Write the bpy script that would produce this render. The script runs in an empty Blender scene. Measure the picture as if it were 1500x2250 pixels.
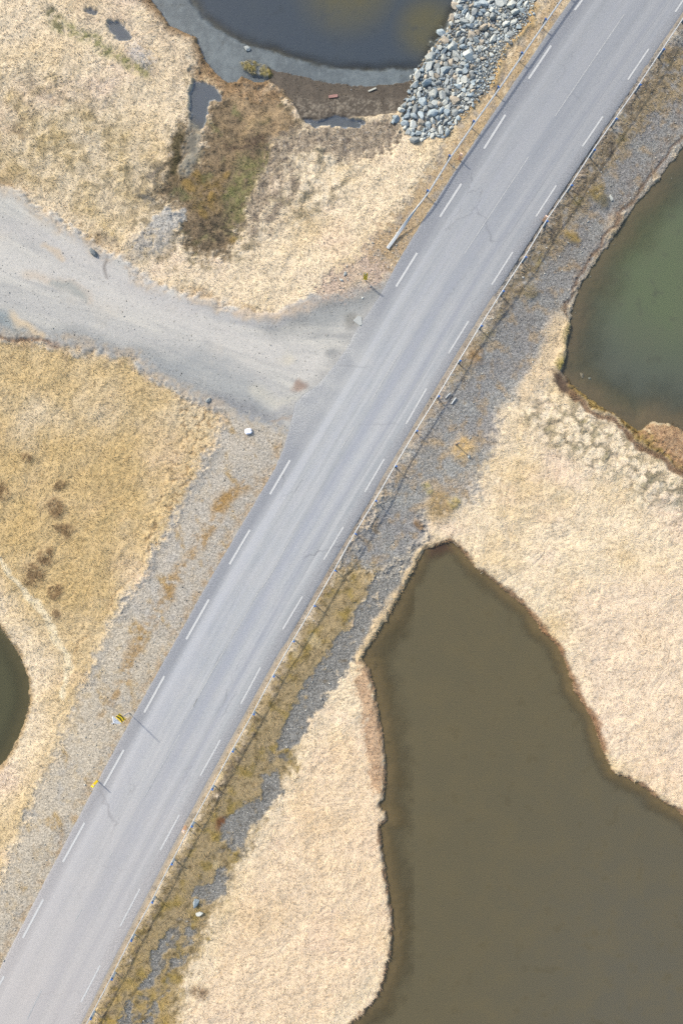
import bpy, math, random
import numpy as np
from mathutils import Vector, Matrix

# ------------------------------------------------------------------ camera, world, sun, exposure
SC = bpy.context.scene
COL = SC.collection
H = 46.0                 # drone height above the road (m)
S = 1500.0 / H           # photo pixels per metre at road level
SUN_EL, SUN_AZ = 41.0, math.degrees(math.atan2(-.735, .678))
cam = bpy.data.cameras.new('camera'); co = bpy.data.objects.new('camera', cam); COL.objects.link(co)
cam.sensor_fit = 'VERTICAL'; cam.sensor_height = 36.0; cam.lens = 24.0
cam.clip_start = 0.5; cam.clip_end = 6000
co.location = (0, 0, H); co.rotation_euler = (0, 0, 0)
SC.camera = co
w = bpy.data.worlds.new('World'); SC.world = w; w.use_nodes = True
nt = w.node_tree; bg = nt.nodes['Background']
sky = nt.nodes.new('ShaderNodeTexSky'); sky.sky_type = 'NISHITA'; sky.sun_disc = False
sky.sun_elevation = math.radians(SUN_EL); sky.sun_rotation = math.radians(SUN_AZ)
sky.air_density = 1.0; sky.dust_density = 2.5; sky.ozone_density = 1.0
nt.links.new(sky.outputs[0], bg.inputs[0]); bg.inputs[1].default_value = 0.15
sl = bpy.data.lights.new('sun', 'SUN'); so = bpy.data.objects.new('sun', sl); COL.objects.link(so)
sl.energy = 2.0; sl.angle = math.radians(1.8); sl.color = (1.0, 0.93, 0.83)
e = math.radians(SUN_EL)
so.rotation_euler = Vector((.735*math.cos(e), -.678*math.cos(e), -math.sin(e))).to_track_quat('-Z', 'Y').to_euler()
so.location = (-20, 20, 40)
SC.view_settings.view_transform = 'Standard'; SC.view_settings.look = 'None'
SC.view_settings.exposure = 1.25; SC.view_settings.gamma = 1.0
SC.cycles.use_denoising = False
SC.cycles.max_bounces = 5; SC.cycles.diffuse_bounces = 2; SC.cycles.transparent_max_bounces = 6
SC.cycles.caustics_reflective = False; SC.cycles.caustics_refractive = False

K = np.array([2.05, 2.05, 2.32])     # sunlit brightness of a white horizontal sheet: turns colours read off the photo into albedo
def lin(c):
    c = np.asarray(c, dtype=np.float64) / 255.0
    return np.where(c <= 0.04045, c/12.92, ((c+0.055)/1.055)**2.4)
def alb(*c): return np.minimum(lin(c) / K, 0.85)
def albr(*c): return np.minimum(lin(c) / np.array([2.05, 2.01, 2.13]), 0.85)    # the cooler asphalt

# ------------------------------------------------------------------ numpy helpers
def W(px, py, z=0.0):    # photo pixel of a point at height z -> where it stands
    f = (H - z) / H / S
    return ((px-750.0)*f, (1125.0-py)*f)
def _hash(ix, iy, seed):
    n = (ix.astype(np.int64)*374761393 + iy.astype(np.int64)*668265263 + seed*974634777) & 0x7fffffff
    n = ((n ^ (n >> 13)) * 1274126177) & 0x7fffffff
    n = ((n ^ (n >> 15)) * 60493) & 0x7fffffff
    return (n ^ (n >> 16)) & 0xffff
def perlin(x, y, seed=0):
    ix = np.floor(x); iy = np.floor(y); fx = (x-ix).astype(np.float32); fy = (y-iy).astype(np.float32)
    ix = ix.astype(np.int64); iy = iy.astype(np.int64)
    u = fx*fx*fx*(fx*(fx*6-15)+10); v = fy*fy*fy*(fy*(fy*6-15)+10)
    def g(ax, ay, dx, dy):
        a = _hash(ax, ay, seed).astype(np.float32) * np.float32(2*math.pi/65536)
        return np.cos(a)*dx + np.sin(a)*dy
    a = g(ix, iy, fx, fy); b = g(ix+1, iy, fx-1, fy)
    c = g(ix, iy+1, fx, fy-1); d = g(ix+1, iy+1, fx-1, fy-1)
    return 1.5*((a + u*(b-a)) + v*((c + u*(d-c)) - (a + u*(b-a))))
def fbm(x, y, scale, octv=3, seed=0, gain=0.5):
    s = 0; a = 1.0; f = 1.0/scale; t = 0
    for i in range(octv):
        s = s + a*perlin(x*f+17.3*i, y*f-9.1*i, seed+i*31); t += a*a; a *= gain; f *= 2.03
    return s / math.sqrt(t)
def worley(x, y, scale, seed=0, jit=0.9):
    x = x/scale; y = y/scale; ix = np.floor(x).astype(np.int64); iy = np.floor(y).astype(np.int64)
    best = np.full(x.shape, 9.0, np.float32); cid = np.zeros(x.shape, np.float32)
    for dx in (-1, 0, 1):
        for dy in (-1, 0, 1):
            h1 = _hash(ix+dx, iy+dy, seed)/65536.0; h2 = _hash(ix+dx, iy+dy, seed+77)/65536.0
            d = (ix+dx+.5+jit*(h1-.5)-x)**2 + (iy+dy+.5+jit*(h2-.5)-y)**2
            m = d < best; best = np.where(m, d, best).astype(np.float32); cid = np.where(m, _hash(ix+dx, iy+dy, seed+5)/65536.0, cid)
    return np.sqrt(best), cid
def ss(a, b, x):
    t = np.clip((x-a)/(b-a), 0, 1); return t*t*(3-2*t)
def mix(a, b, t): return a + (b-a)*t
CX = np.arange(-34, 34.01, 0.2); CY = np.arange(-46, 46.01, 0.2)
GXc, GYc = np.meshgrid(CX, CY)
def sdf_coarse(poly):    # negative inside
    P = np.array(poly); Q = np.roll(P, -1, axis=0)
    d2 = np.full(GXc.shape, 1e9); ins = np.zeros(GXc.shape, bool)
    for (ax, ay), (bx, by) in zip(P, Q):
        ex, ey = bx-ax, by-ay; L = ex*ex+ey*ey+1e-12
        t = np.clip(((GXc-ax)*ex+(GYc-ay)*ey)/L, 0, 1)
        d2 = np.minimum(d2, (GXc-ax-t*ex)**2+(GYc-ay-t*ey)**2)
        c = (ay > GYc) != (by > GYc)
        with np.errstate(divide='ignore', invalid='ignore'):
            xi = ex*(GYc-ay)/(ey if ey != 0 else 1e-12)+ax
        ins ^= c & (GXc < xi)
    d = np.sqrt(d2); return np.where(ins, -d, d)
def line_coarse(pts):
    P = np.array(pts); d2 = np.full(GXc.shape, 1e9)
    for (ax, ay), (bx, by) in zip(P[:-1], P[1:]):
        ex, ey = bx-ax, by-ay; L = ex*ex+ey*ey+1e-12
        t = np.clip(((GXc-ax)*ex+(GYc-ay)*ey)/L, 0, 1)
        d2 = np.minimum(d2, (GXc-ax-t*ex)**2+(GYc-ay-t*ey)**2)
    return np.sqrt(d2)
def up(F, x, y):
    fx = np.clip((x-CX[0])/0.2, 0, len(CX)-1.001); fy = np.clip((y-CY[0])/0.2, 0, len(CY)-1.001)
    ix = fx.astype(int); iy = fy.astype(int); fx = fx-ix; fy = fy-iy
    return (F[iy, ix]*(1-fx)+F[iy, ix+1]*fx)*(1-fy) + (F[iy+1, ix]*(1-fx)+F[iy+1, ix+1]*fx)*fy
def px_poly(pts, z=-0.4): return [W(p[0], p[1], z) for p in pts]

# ------------------------------------------------------------------ road centre line (traced from the right edge line)
RL = [(1660,-240),(1483,25),(1379,174),(1279,321),(1177,475),(1080,625),(985,776),(892,931),(801,1081),(711,1230),(621,1383),(529,1547),(440,1705),(352,1869),(264,2036),(178,2203),(60,2436)]
rl = np.array([W(*p) for p in RL]); rl = rl[::-1]          # from bottom to top
seg = np.r_[0, np.cumsum(np.linalg.norm(np.diff(rl, axis=0), axis=1))]
sd = np.arange(0, seg[-1], 0.25)
cx = np.interp(sd, seg, rl[:, 0]); cy = np.interp(sd, seg, rl[:, 1])
kern = np.hanning(41); kern /= kern.sum()
cxs = np.convolve(np.pad(cx, 20, mode='reflect', reflect_type='odd'), kern, 'valid')
cys = np.convolve(np.pad(cy, 20, mode='reflect', reflect_type='odd'), kern, 'valid')
tx = np.gradient(cxs); ty = np.gradient(cys); tl = np.hypot(tx, ty); tx /= tl; ty /= tl
nx_, ny_ = ty, -tx                                           # to the right of travel (towards lower right)
HALF = 90.5 / S
cxs = cxs - nx_*HALF; cys = cys - ny_*HALF                   # the true centre line
# continue straight far beyond the frame
def ext(arrx, arry, n=70, step=8.0):
    a = np.arange(n, 0, -1)*step; b = np.arange(1, n+1)*step
    X = np.r_[arrx[0]-tx[0]*a, arrx, arrx[-1]+tx[-1]*b]; Y = np.r_[arry[0]-ty[0]*a, arry, arry[-1]+ty[-1]*b]
    return X, Y
RX, RY = ext(cxs, cys)
RS = np.r_[0, np.cumsum(np.hypot(np.diff(RX), np.diff(RY)))]
RTX = np.gradient(RX, RS); RTY = np.gradient(RY, RS); _l = np.hypot(RTX, RTY); RTX /= _l; RTY /= _l
RNX, RNY = RTY, -RTX
i_near = slice(70-4, len(RX)-70+4)
def coarse_offset():     # signed offset from the centre line (right positive) and the distance along it
    bx = RX[i_near][::2]; by = RY[i_near][::2]; nxx = RNX[i_near][::2]; nyy = RNY[i_near][::2]; ss_ = RS[i_near][::2]
    txx = RTX[i_near][::2]; tyy = RTY[i_near][::2]
    best = np.full(GXc.shape, 1e9); off = np.zeros(GXc.shape); al = np.zeros(GXc.shape)
    for k in range(len(bx)):
        dx = GXc-bx[k]; dy = GYc-by[k]; d = dx*dx+dy*dy; m = d < best
        best = np.where(m, d, best); off = np.where(m, dx*nxx[k]+dy*nyy[k], off); al = np.where(m, ss_[k]+dx*txx[k]+dy*tyy[k], al)
    return off, al
OFFc, ALc = coarse_offset()
def s_of_y(py):          # distance along the centre line at photo row py
    y = (1125-py)/S; return np.interp(y, RY, RS)
EL = [(-200,112),(550,113),(640,110),(700,104),(740,106),(784,110),(820,106),(870,112),(905,120),(940,136),(960,141),(1000,126),(1040,112),(1086,104),(1400,102),(2400,101)]
el_s = np.array([s_of_y(p[0]) for p in EL])[::-1]; el_o = np.array([p[1]/S for p in EL])[::-1]
ER = [(-200,104),(700,105),(1500,108),(2400,113)]
er_s = np.array([s_of_y(p[0]) for p in ER])[::-1]; er_o = np.array([p[1]/S for p in ER])[::-1]
def road_z(off): return -0.02*np.abs(off)

# ------------------------------------------------------------------ zones traced from the photograph
WL = -.72
P_TOP = px_poly([(250,-300),(300,-20),(335,2),(375,60),(430,82),(450,130),(472,160),(502,186),(522,180),(533,168),(560,182),(590,178),(586,150),(650,165),(720,183),(800,190),(880,184),(905,176),(918,150),(945,112),(985,62),(1010,0),(1080,-300)], WL)
P_RIGHT = px_poly([(1800,100),(1560,255),(1500,322),(1442,398),(1392,452),(1347,520),(1312,570),(1272,628),(1254,680),(1252,705),(1246,740),(1240,790),(1232,815),(1258,850),(1305,885),(1350,912),(1400,948),(1432,925),(1480,935),(1520,965),(1800,1100)], WL)
P_BOT = px_poly([(985,1190),(1010,1203),(1038,1242),(1080,1272),(1110,1300),(1150,1330),(1185,1380),(1225,1420),(1245,1470),(1262,1520),(1298,1575),(1320,1640),(1345,1695),(1400,1720),(1440,1750),(1480,1775),(1520,1810),(1900,2050),(1900,2800),(600,2800),(690,2340),(770,2250),(808,2215),(835,2180),(853,2120),(862,2060),(862,2010),(848,1925),(838,1850),(835,1812),(853,1800),(846,1782),(832,1772),(845,1745),(848,1690),(840,1610),(826,1530),(812,1470),(795,1447),(815,1412),(850,1360),(882,1300),(912,1245),(932,1208)], WL)
P_LEFT = px_poly([(-400,1200),(-60,1340),(0,1372),(28,1412),(50,1450),(66,1500),(67,1550),(50,1600),(32,1640),(12,1672),(-10,1700),(-300,1850)], WL)
P_DEEP = px_poly([(250,-400),(412,-20),(452,38),(540,92),(620,113),(700,139),(800,151),(870,146),(918,150),(1020,-20),(1080,-400)], WL)
RCC = px_poly([(1020,-60),(1172,-60),(1168,10),(1150,60),(1108,110),(1085,160),(1066,205),(1035,235),(1005,262),(975,300),(915,312),(892,290),(886,258),(905,200),(912,165),(945,120),(985,70),(1005,10)], -0.6)
D_ = {}
for nm, p in (('top', P_TOP), ('right', P_RIGHT), ('bot', P_BOT), ('left', P_LEFT), ('rip', RCC), ('deep', P_DEEP)): D_[nm] = sdf_coarse(p)

# ------------------------------------------------------------------ the terrain sheet
def axis(half, step):
    n = int(half/step); a = [step*i for i in range(n+1)]; s = step
    while a[-1] < 1400: s = min(s*1.07, 90); a.append(a[-1]+s)
    a = np.array(a); return np.r_[-a[:0:-1], a]
xs = axis(25.2, 0.055); ys = axis(36.6, 0.055)
X, Y = np.meshgrid(xs, ys); SHAPE = X.shape
X = X.ravel(); Y = Y.ravel()
n_big = fbm(X, Y, 9, 3, 1)
wx = X + 0.35*fbm(X, Y, 1.6, 3, 101); wy = Y + 0.35*fbm(X, Y, 1.6, 3, 202)       # warped for ragged borders
sx_ = X + 0.10*fbm(X, Y, 0.5, 2, 111); sy_ = Y + 0.10*fbm(X, Y, 0.5, 2, 212)       # slightly ragged
OFF = up(OFFc, X, Y); AL = up(ALc, X, Y)
dT, dR, dB, dL = (up(D_[k], sx_, sy_) for k in ('top', 'right', 'bot', 'left'))
dW = np.minimum(np.minimum(dT, dR), np.minimum(dB, dL))
eL = np.interp(AL, el_s, el_o); eR = np.interp(AL, er_s, er_o)
dRoad = np.where(OFF < 0, -OFF-eL, OFF-eR)                                       # outside the paving
n_mid = fbm(X, Y, 2.2, 3, 2); n_sm = fbm(X, Y, 0.45, 3, 3); n_fi = fbm(X, Y, 0.16, 2, 4)
w1, c1 = worley(X+.14*n_sm+.05*n_fi, Y+.14*fbm(X, Y, .4, 3, 62), 0.36, 5); w2, c2 = worley(X+.22*n_sm+.2*n_mid, Y+.2*fbm(X, Y, .5, 3, 61), 0.75, 6)
rough = np.clip(n_sm, -1.4, 1.4)

Cc = np.tile(alb(222,203,175), (X.size, 1))            # base: bleached straw
hmap = np.full(X.size, 1.0)                            # how tussocky the ground is
wet = np.full(X.size, 0.95)
grass = np.ones(X.size)                                # where blades grow, 0..1
stones = np.zeros(X.size)                              # where loose gravel lies
lift = np.zeros(X.size)
def paint(m, *c, amt=1.0):
    global Cc
    t = (np.clip(m, 0, 1)*amt)[:, None]; Cc = Cc*(1-t) + alb(*c)*t
def zone(pts, soft=0.25, z=-0.4, ragged=True, raw=False):
    d = up(sdf_coarse(pts if raw else px_poly(pts, z)), wx if ragged else sx_, wy if ragged else sy_)
    if ragged: d = d + min(soft, .5)*(.9*n_sm+.5*n_fi) + .10*n_sm
    return 1-ss(-soft*.8, soft*.8, d)
def blob(cx_, cy_, r, soft=0.5, z=-0.4, asp=1.0, ang=0.0):
    a, b = W(cx_, cy_, z); dx = wx-a; dy = wy-b; c_, s_ = math.cos(ang), math.sin(ang)
    u = dx*c_+dy*s_; v = (-dx*s_+dy*c_)*asp
    R = r/S; return 1-ss(R*(1-soft), R*(1+soft), np.hypot(u, v))
def stroke(pts, wpx, soft=0.6, z=-0.4):
    d = up(line_coarse(px_poly(pts, z)), wx, wy); R = wpx/S
    return 1-ss(R*(1-soft), R*(1+soft), d)
def sp(n, a, b): return ss(a, b, n)
def setv(arr, m, v): arr[:] = arr*(1-np.clip(m, 0, 1)) + v*np.clip(m, 0, 1)

# broad straw variation
gold = sp(fbm(X, Y, 5, 3, 11), -.2, .9)
paint(gold, 210,184,140, amt=.7)
paint(sp(fbm(X, Y, 3, 4, 12), .1, 1.1), 226,208,184, amt=.7)
paint(sp(fbm(X, Y, 1.1, 4, 13), .35, 1.3), 190,166,134, amt=.45)
paint(sp(fbm(X, Y, .9, 3, 14), .3, 1.3), 236,221,198, amt=.5)
paint(sp(fbm(X*.7+Y*.4, Y-.3*X, 4.5, 4, 114), .1, 1.0), 222,198,178, amt=.75); paint(sp(fbm(X+.5*Y, Y-.5*X, 2.4, 4, 115), .5, 1.3), 196,180,152, amt=.65)
paint(sp(fbm(X*.6, Y, 1.6, 4, 116), .7, 1.5), 186,170,148, amt=.5)
leftfield = zone([(-400,735),(0,740),(190,765),(310,795),(340,830),(440,880),(490,905),(470,980),(400,1100),(330,1230),(255,1350),(190,1500),(130,1640),(20,1900),(-300,2300)], soft=.8)
paint(leftfield*sp(fbm(X, Y, 4, 3, 15), -1.1, .6)*ss(.5, 4, dL), 208,180,130, amt=.75)
paint(zone([(-50,960),(300,960),(330,1100),(250,1300),(160,1420),(60,1260),(-50,1180)], soft=2.), 202,172,118, amt=.45)
upl = zone([(-100,180),(120,170),(330,300),(370,420),(250,520),(60,420),(-100,330)], soft=1.5)
paint(upl*sp(n_mid, -.5, .8), 202,176,124, amt=.75)
paint(zone([(780,1600),(850,1760),(860,2100),(700,2250),(420,2250),(560,1900),(700,1640)], soft=1.2), 224,197,168, amt=.5)
paint(zone([(1250,1300),(1500,1250),(1560,1850),(1300,1620)], soft=1.5), 222,200,178, amt=.6)
for (a, b, r) in ((60,1003,16),(125,1118,24),(147,1160,20),(75,1262,30),(100,1220,22),(125,1300,20),(0,1080,22),(130,1065,14),(440,2178,22),(118,1345,14)):
    m = blob(a, b, r*.85, .45); paint(m*sp(n_sm+.9*n_fi, -1.3, .3), 112,86,62, amt=.8); lift += .07*m
paint(stroke([(-20,1205),(20,1255),(62,1300),(105,1360),(140,1420),(152,1475),(140,1530)], 6), 234,218,188, amt=.95)
tr = stroke([(345,1150),(320,1210),(285,1270),(235,1335),(190,1400),(160,1440),(152,1475)], 4)
tr = tr*sp(n_mid+.5*n_sm, -.8, .5); paint(tr, 188,156,114, amt=.5); lift -= .03*tr
for (p, wd) in (([(560,1990),(530,2060),(500,2100),(470,2160),(420,2230)], 4), ([(720,1290),(640,1800),(600,1860)], 0.1)):
    m = stroke(p, wd)*sp(n_mid+.5*n_sm, -.8, .5); lift -= .025*m; paint(m, 192,166,134, amt=.4)
# hummocks
hum = np.maximum(zone([(610,335),(700,320),(770,340),(780,400),(740,450),(650,480),(590,440)], soft=.7), np.maximum(zone([(1130,870),(1250,860),(1400,960),(1520,1060),(1520,1150),(1300,1050),(1150,930)], soft=1.0), .6*zone([(0,120),(250,180),(330,420),(180,470),(0,330)], soft=2.)))
lift += hum*.08*(np.sqrt(np.clip(1-(w2/.8)**2, 0, 1))*(.3+c2)+.8*n_sm*.5)
paint(hum*ss(.34, .62, w2+.10*n_sm)*sp(n_mid+.5*n_sm, -1.2, .4), 132,122,100, amt=.8)
paint(hum*(1-ss(.15, .5, w2+.1*n_sm)), 224,211,188, amt=.4)
hum2 = zone([(390,870),(480,905),(470,980),(420,1080),(340,1240),(300,1300),(330,1150),(400,960)], soft=.4)
lift += hum2*.08*np.sqrt(np.clip(1-(w1/.7)**2, 0, 1)); paint(hum2*ss(.45, .65, w1), 170,140,104, amt=.5)
paint(zone([(1130,870),(1230,860),(1420,980),(1520,1080),(1520,1130),(1330,1060),(1180,960)], soft=.8)*sp(fbm(X, Y, .8, 3, 16), .25, .8), 122,116,82, amt=.6)
paint(zone([(1330,1020),(1560,1080),(1560,1150),(1400,1110)], soft=.8)*sp(fbm(X, Y, 1.2, 3, 26), -.3, .9), 182,178,160, amt=.6)
# ----- side road
SR = [(-600,250),(-300,330),(0,405),(50,432),(85,466),(140,500),(190,530),(225,555),(270,572),(300,602),(340,626),(400,642),(470,662),(540,690),(600,690),(640,678),(700,652),(760,642),(830,622),(870,590),(960,640),(760,1000),(620,1060),(598,1010),(560,960),(500,918),(480,896),(440,880),(390,855),(340,830),(310,795),(260,776),(190,766),(120,756),(60,742),(0,738),(-300,700),(-600,700)]
dSR = up(sdf_coarse(px_poly(SR, -0.2)), wx, wy); side = 1-ss(-.30, .45, dSR+.22*n_sm+.15*n_mid)
paint(side, 192,190,190)
dUp = up(line_coarse(px_poly([(-600,220),(0,400),(140,495),(300,590),(480,650),(650,665),(800,650),(1000,560)], -.2)), X, Y)
dLo = up(line_coarse(px_poly([(-600,720),(0,745),(190,775),(340,840),(440,890),(540,960),(640,1100)], -.2)), X, Y)
acr = 9*dUp/(dUp+dLo+.01); alg = X*.93-Y*.37
trk = fbm(acr*1.0, alg*.11, .55, 4, 82, .6); trk2 = fbm(acr, alg*.09, 1.7, 3, 83, .6)
paint(side*sp(trk2, -.5, .7), 208,205,203, amt=.85); paint(side*sp(trk, .0, .8), 222,217,212, amt=.7); paint(side*sp(-trk, .0, .8), 166,166,170, amt=.7)
paint(side*sp(fbm(X, Y, 3, 3, 84), .1, 1.)*(X < -8), 208,198,188, amt=.5)
for (p, wd, c, am) in (([(-60,560),(120,600),(260,650),(400,700),(560,760),(680,800)], 34, (208,204,204), .8),
                   ([(-60,480),(60,510),(200,570),(330,640),(420,680)], 22, (200,196,198), .7),
                   ([(-60,640),(80,665),(230,720),(400,760),(560,830),(640,890)], 20, (192,190,192), .8),
                   ([(0,720),(80,740),(200,750),(330,790),(420,850),(500,890)], 22, (156,158,163), .8),
                   ([(340,820),(430,800),(520,850),(560,900)], 34, (162,165,171), .75),
                   ([(600,700),(660,690),(720,672),(790,655),(850,622)], 30, (140,142,147), .8), ([(690,700),(740,700),(790,680)], 18, (164,166,170), .7), ([(470,880),(540,900),(600,930),(620,970)], 18, (150,151,158), .8),
                   ([(420,655),(520,700),(620,700)], 16, (176,176,184), .6),
                   ([(510,690),(570,685),(640,690),(690,668)], 9, (214,194,178), .7),
                   ([(25,700),(60,722),(95,742)], 9, (222,200,172), .9),
                   ([(-20,690),(20,710),(50,735)], 10, (150,160,168), .8),
                   ([(60,600),(130,625),(200,650)], 11, (206,190,176), .6),
                   ([(100,545),(125,555),(145,565)], 6, (208,190,172), .8), ([(235,560),(236,590),(234,610)], 4, (140,134,134), .8), ([(120,625),(160,640),(190,650)], 9, (166,170,172), .8),
                   ([(560,860),(600,880),(640,880)], 12, (200,196,190), .8),
                   ([(545,925),(600,905),(650,915)], 9, (160,160,166), .6),
                   ([(600,930),(640,920),(680,900)], 4, (168,150,138), .7)):
    m = stroke(p, wd, .95, -.15); paint(m*side*sp(n_mid+.6*n_sm, -1.8, -.2), *c, amt=am)
    if c[0] < 160: setv(stones, m*side*.6, .55)
paint(blob(655,850,12,.6,-.1), 160,134,122, amt=.8); paint(blob(628,785,14,.8,-.1), 212,204,192, amt=.7)
paint(blob(730,772,12,.8,-.1), 140,142,148, amt=.7); paint(blob(775,706,16,.6,-.1), 140,138,136, amt=.7)
paint(side*(1-ss(0, .5, np.abs(dSR+.25)))*sp(n_sm, -.5, .8), 196,178,160, amt=.45)
sdu = ss(-.9, .0, dSR)*(1-ss(0., .7, dSR))*(X < -3)*sp(n_mid+.6*n_sm, -.8, .5); paint(sdu, 196,178,158, amt=.6)
setv(grass, side, 0); setv(hmap, side, .10); stones = np.maximum(stones, side*.16)
edge_road_dirt = side*(1-ss(0, .9, dRoad)); paint(edge_road_dirt*sp(n_mid, -.6, .6), 172,170,172, amt=.6)
# ----- left shoulder
LS = [(620,950),(490,905),(486,960),(470,985),(440,1020),(400,1100),(370,1170),(330,1230),(300,1300),(255,1350),(215,1430),(190,1500),(150,1560),(130,1640),(100,1700),(50,1800),(20,1900),(0,1950),(-60,2050),(-200,2400),(100,2400),(700,1000)]
lsh = zone(LS, soft=.5, z=-.15); lsh = lsh*(OFF < 0)
paint(lsh, 202,191,178); paint(lsh*sp(fbm(X, Y, 1.5, 4, 18), .1, .9), 182,178,176, amt=.7); paint(lsh*sp(fbm(X, Y, .8, 4, 118), .1, .9), 206,184,150, amt=.5)
paint(lsh*ss(0, 2.5, AL-s_of_y(1500)+0*X), 184,180,180, amt=.4)
lmoss = lsh*sp(fbm(X*1.0+.35*Y, Y*.55, 1.0, 4, 19), .15, .75)
lmoss = lmoss*sp(n_sm+.6*n_fi, -1.0, .5); paint(lmoss*(.35+.65*(1-ss(1.0, 3.2, np.abs(dRoad-2.2)))), 176,146,92, amt=.75)
for p, wd in (([(500,1085),(450,1180),(400,1250),(360,1330),(300,1420),(270,1500),(240,1570)], 14), ([(560,1050),(480,1110)], 14)):
    paint(stroke(p, wd, .8, -.2)*lsh*sp(n_mid+.8*n_sm, -.5, .6), 172,136,82, amt=.7)
paint(lsh*(1-ss(.1, .9, dRoad))*sp(fbm(X, Y, .6, 3, 20), -.4, .6), 188,158,122, amt=.65)
setv(grass, lsh, .0); setv(hmap, lsh, .16); grass = np.maximum(grass, lmoss*.35); stones = np.maximum(stones, lsh*.75)
lgr = stroke([(480,985),(400,1110),(330,1235),(255,1360),(215,1440),(190,1500)], 14, .8, -.3)*lsh
paint(lgr*sp(n_mid, -.8, .4), 160,158,158, amt=.75)
# ----- pinkish stony ground by the hazard board
pk = zone([(690,640),(720,605),(780,570),(820,520),(860,500),(905,470),(905,520),(870,590),(830,622),(760,645),(720,655)], soft=.5, z=-.1)
paint(pk*sp(n_mid, -1.4, .2), 203,181,166); setv(grass, pk, .15); setv(hmap, pk, .2); stones = np.maximum(stones, pk*.9)
paint(zone([(800,560),(900,440),(1000,300),(1120,130),(1240,-60),(1290,-60),(1180,110),(1040,330),(940,490),(870,600)], soft=.5, z=-.1), 192,166,132, amt=.85)
utop = zone([(810,560),(900,420),(1000,270),(1060,200),(1160,60),(1200,-60),(1290,-60),(1180,110),(1040,330),(940,490),(870,600)], soft=.4, z=-.1)
paint(utop*sp(fbm(X, Y, .7, 3, 21), -.1, .7), 164,156,150, amt=.7)
setv(grass, utop, .35); setv(hmap, utop, .3); stones = np.maximum(stones, utop*.5)
for p in ([(1165,20),(1150,60),(1120,90),(1100,120)], [(1098,125),(1085,160),(1080,185)], [(1040,205),(1030,230),(1010,245),(1005,255)]):
    m = stroke(p, 13, .6, -.3); paint(m, 206,172,118, amt=.9); setv(grass, m, 1); lift += .14*m; setv(stones, m, 0)
paint(stroke([(1030,235),(1045,215)], 7, .8, -.3), 178,138,74, amt=.8)
# ----- right verge, upper: grass strip then gravel down to the pond
G1 = [(1800,-60),(1500,45),(1458,105),(1354,258),(1256,404),(1155,562),(1058,713),(975,856),(910,960),(826,1106),(736,1258),(780,1262),(840,1262),(895,1222),(932,1200),(938,1130),(945,1092),(1040,1105),(1062,1040),(1090,960),(1102,890),(1180,860),(1210,800),(1228,705),(1256,690),(1276,630),(1316,570),(1351,520),(1396,452),(1446,400),(1506,330),(1800,150)]
g1 = zone(G1, soft=.75, z=-.4); g1 = g1*(OFF > 0)
paint(g1, 164,162,160); paint(g1*sp(n_mid, -.4, .8), 178,168,162, amt=.8); paint(g1*sp(fbm(X, Y, 1.8, 4, 36), .1, .9), 150,138,126, amt=.6)
paint(g1*(1-ss(3.0, 6.5, dRoad))*sp(n_mid, -1., .4), 141,140,143, amt=.7)
paint(g1*sp(fbm(X, Y, .9, 4, 22), .0, .7)*(1-ss(7, 10, dRoad)), 178,152,118, amt=.6)
paint(zone([(900,980),(1010,940),(1060,1000),(1040,1060),(950,1080),(870,1080)], soft=.7)*sp(n_mid+n_sm*.5, -.5, .8), 196,170,134, amt=.6)
setv(grass, g1, .12); setv(hmap, g1, .22); stones = np.maximum(stones, g1*.95)
G1B = zone([(1500,100),(1560,10),(1560,170),(1500,215),(1420,250),(1380,330),(1310,400),(1280,470),(1240,530),(1180,600),(1160,650),(1100,680),(1060,760),(1030,820),(980,850),(1000,800),(1058,720),(1155,568),(1256,410),(1354,264),(1458,112)], soft=.5, z=-.3)
paint(G1B*sp(n_sm+n_mid*.6, -1.2, .2), 158,140,112); paint(G1B*sp(fbm(X, Y, .6, 3, 23), .1, .8), 112,104,94, amt=.7)
paint(G1B*sp(fbm(X, Y, 1.4, 3, 24), .3, .9), 140,124,72, amt=.6)
rkb = stroke([(1490,80),(1380,250),(1280,410),(1180,560),(1085,710),(1035,790),(985,870)], 15, .9, -.3)*g1
paint(rkb*sp(n_sm+.5*n_mid+.4*n_fi, -.2, .6), 92,86,82, amt=.75)
setv(grass, G1B, .8); setv(hmap, G1B, .6); setv(stones, G1B, .35)
for (a, b, r, c) in ((1312,425,22,(138,118,66)),(1255,520,13,(150,126,70)),(1165,640,18,(128,116,90)),(1045,790,20,(148,120,84)),(1360,490,24,(176,158,132)),(965,1105,34,(150,126,86)),(920,1158,9,(120,92,56)),(1015,985,26,(196,164,112)),(1330,440,14,(120,112,92)),(935,1075,14,(150,140,96)),(1000,1100,14,(158,140,88))):
    m = blob(a, b, r, .5); paint(m*sp(n_sm, -1.5, .3), *c, amt=.85); setv(grass, m, 1); lift += .12*m; setv(stones, m, .1)
# ragged tide lines and the dug edge above the right pond
td = stroke([(1500,300),(1440,365),(1400,420),(1370,450),(1350,495),(1320,530),(1290,580),(1262,620),(1245,660),(1236,700)], 4, .7, -.8)
paint(td, 116,92,76, amt=.75); lift -= .05*td
paint(stroke([(1500,250),(1440,340),(1380,420),(1330,510),(1262,620)], 10, .8, -.7)*sp(n_sm, -.5, .8), 134,112,96, amt=.5)
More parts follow.
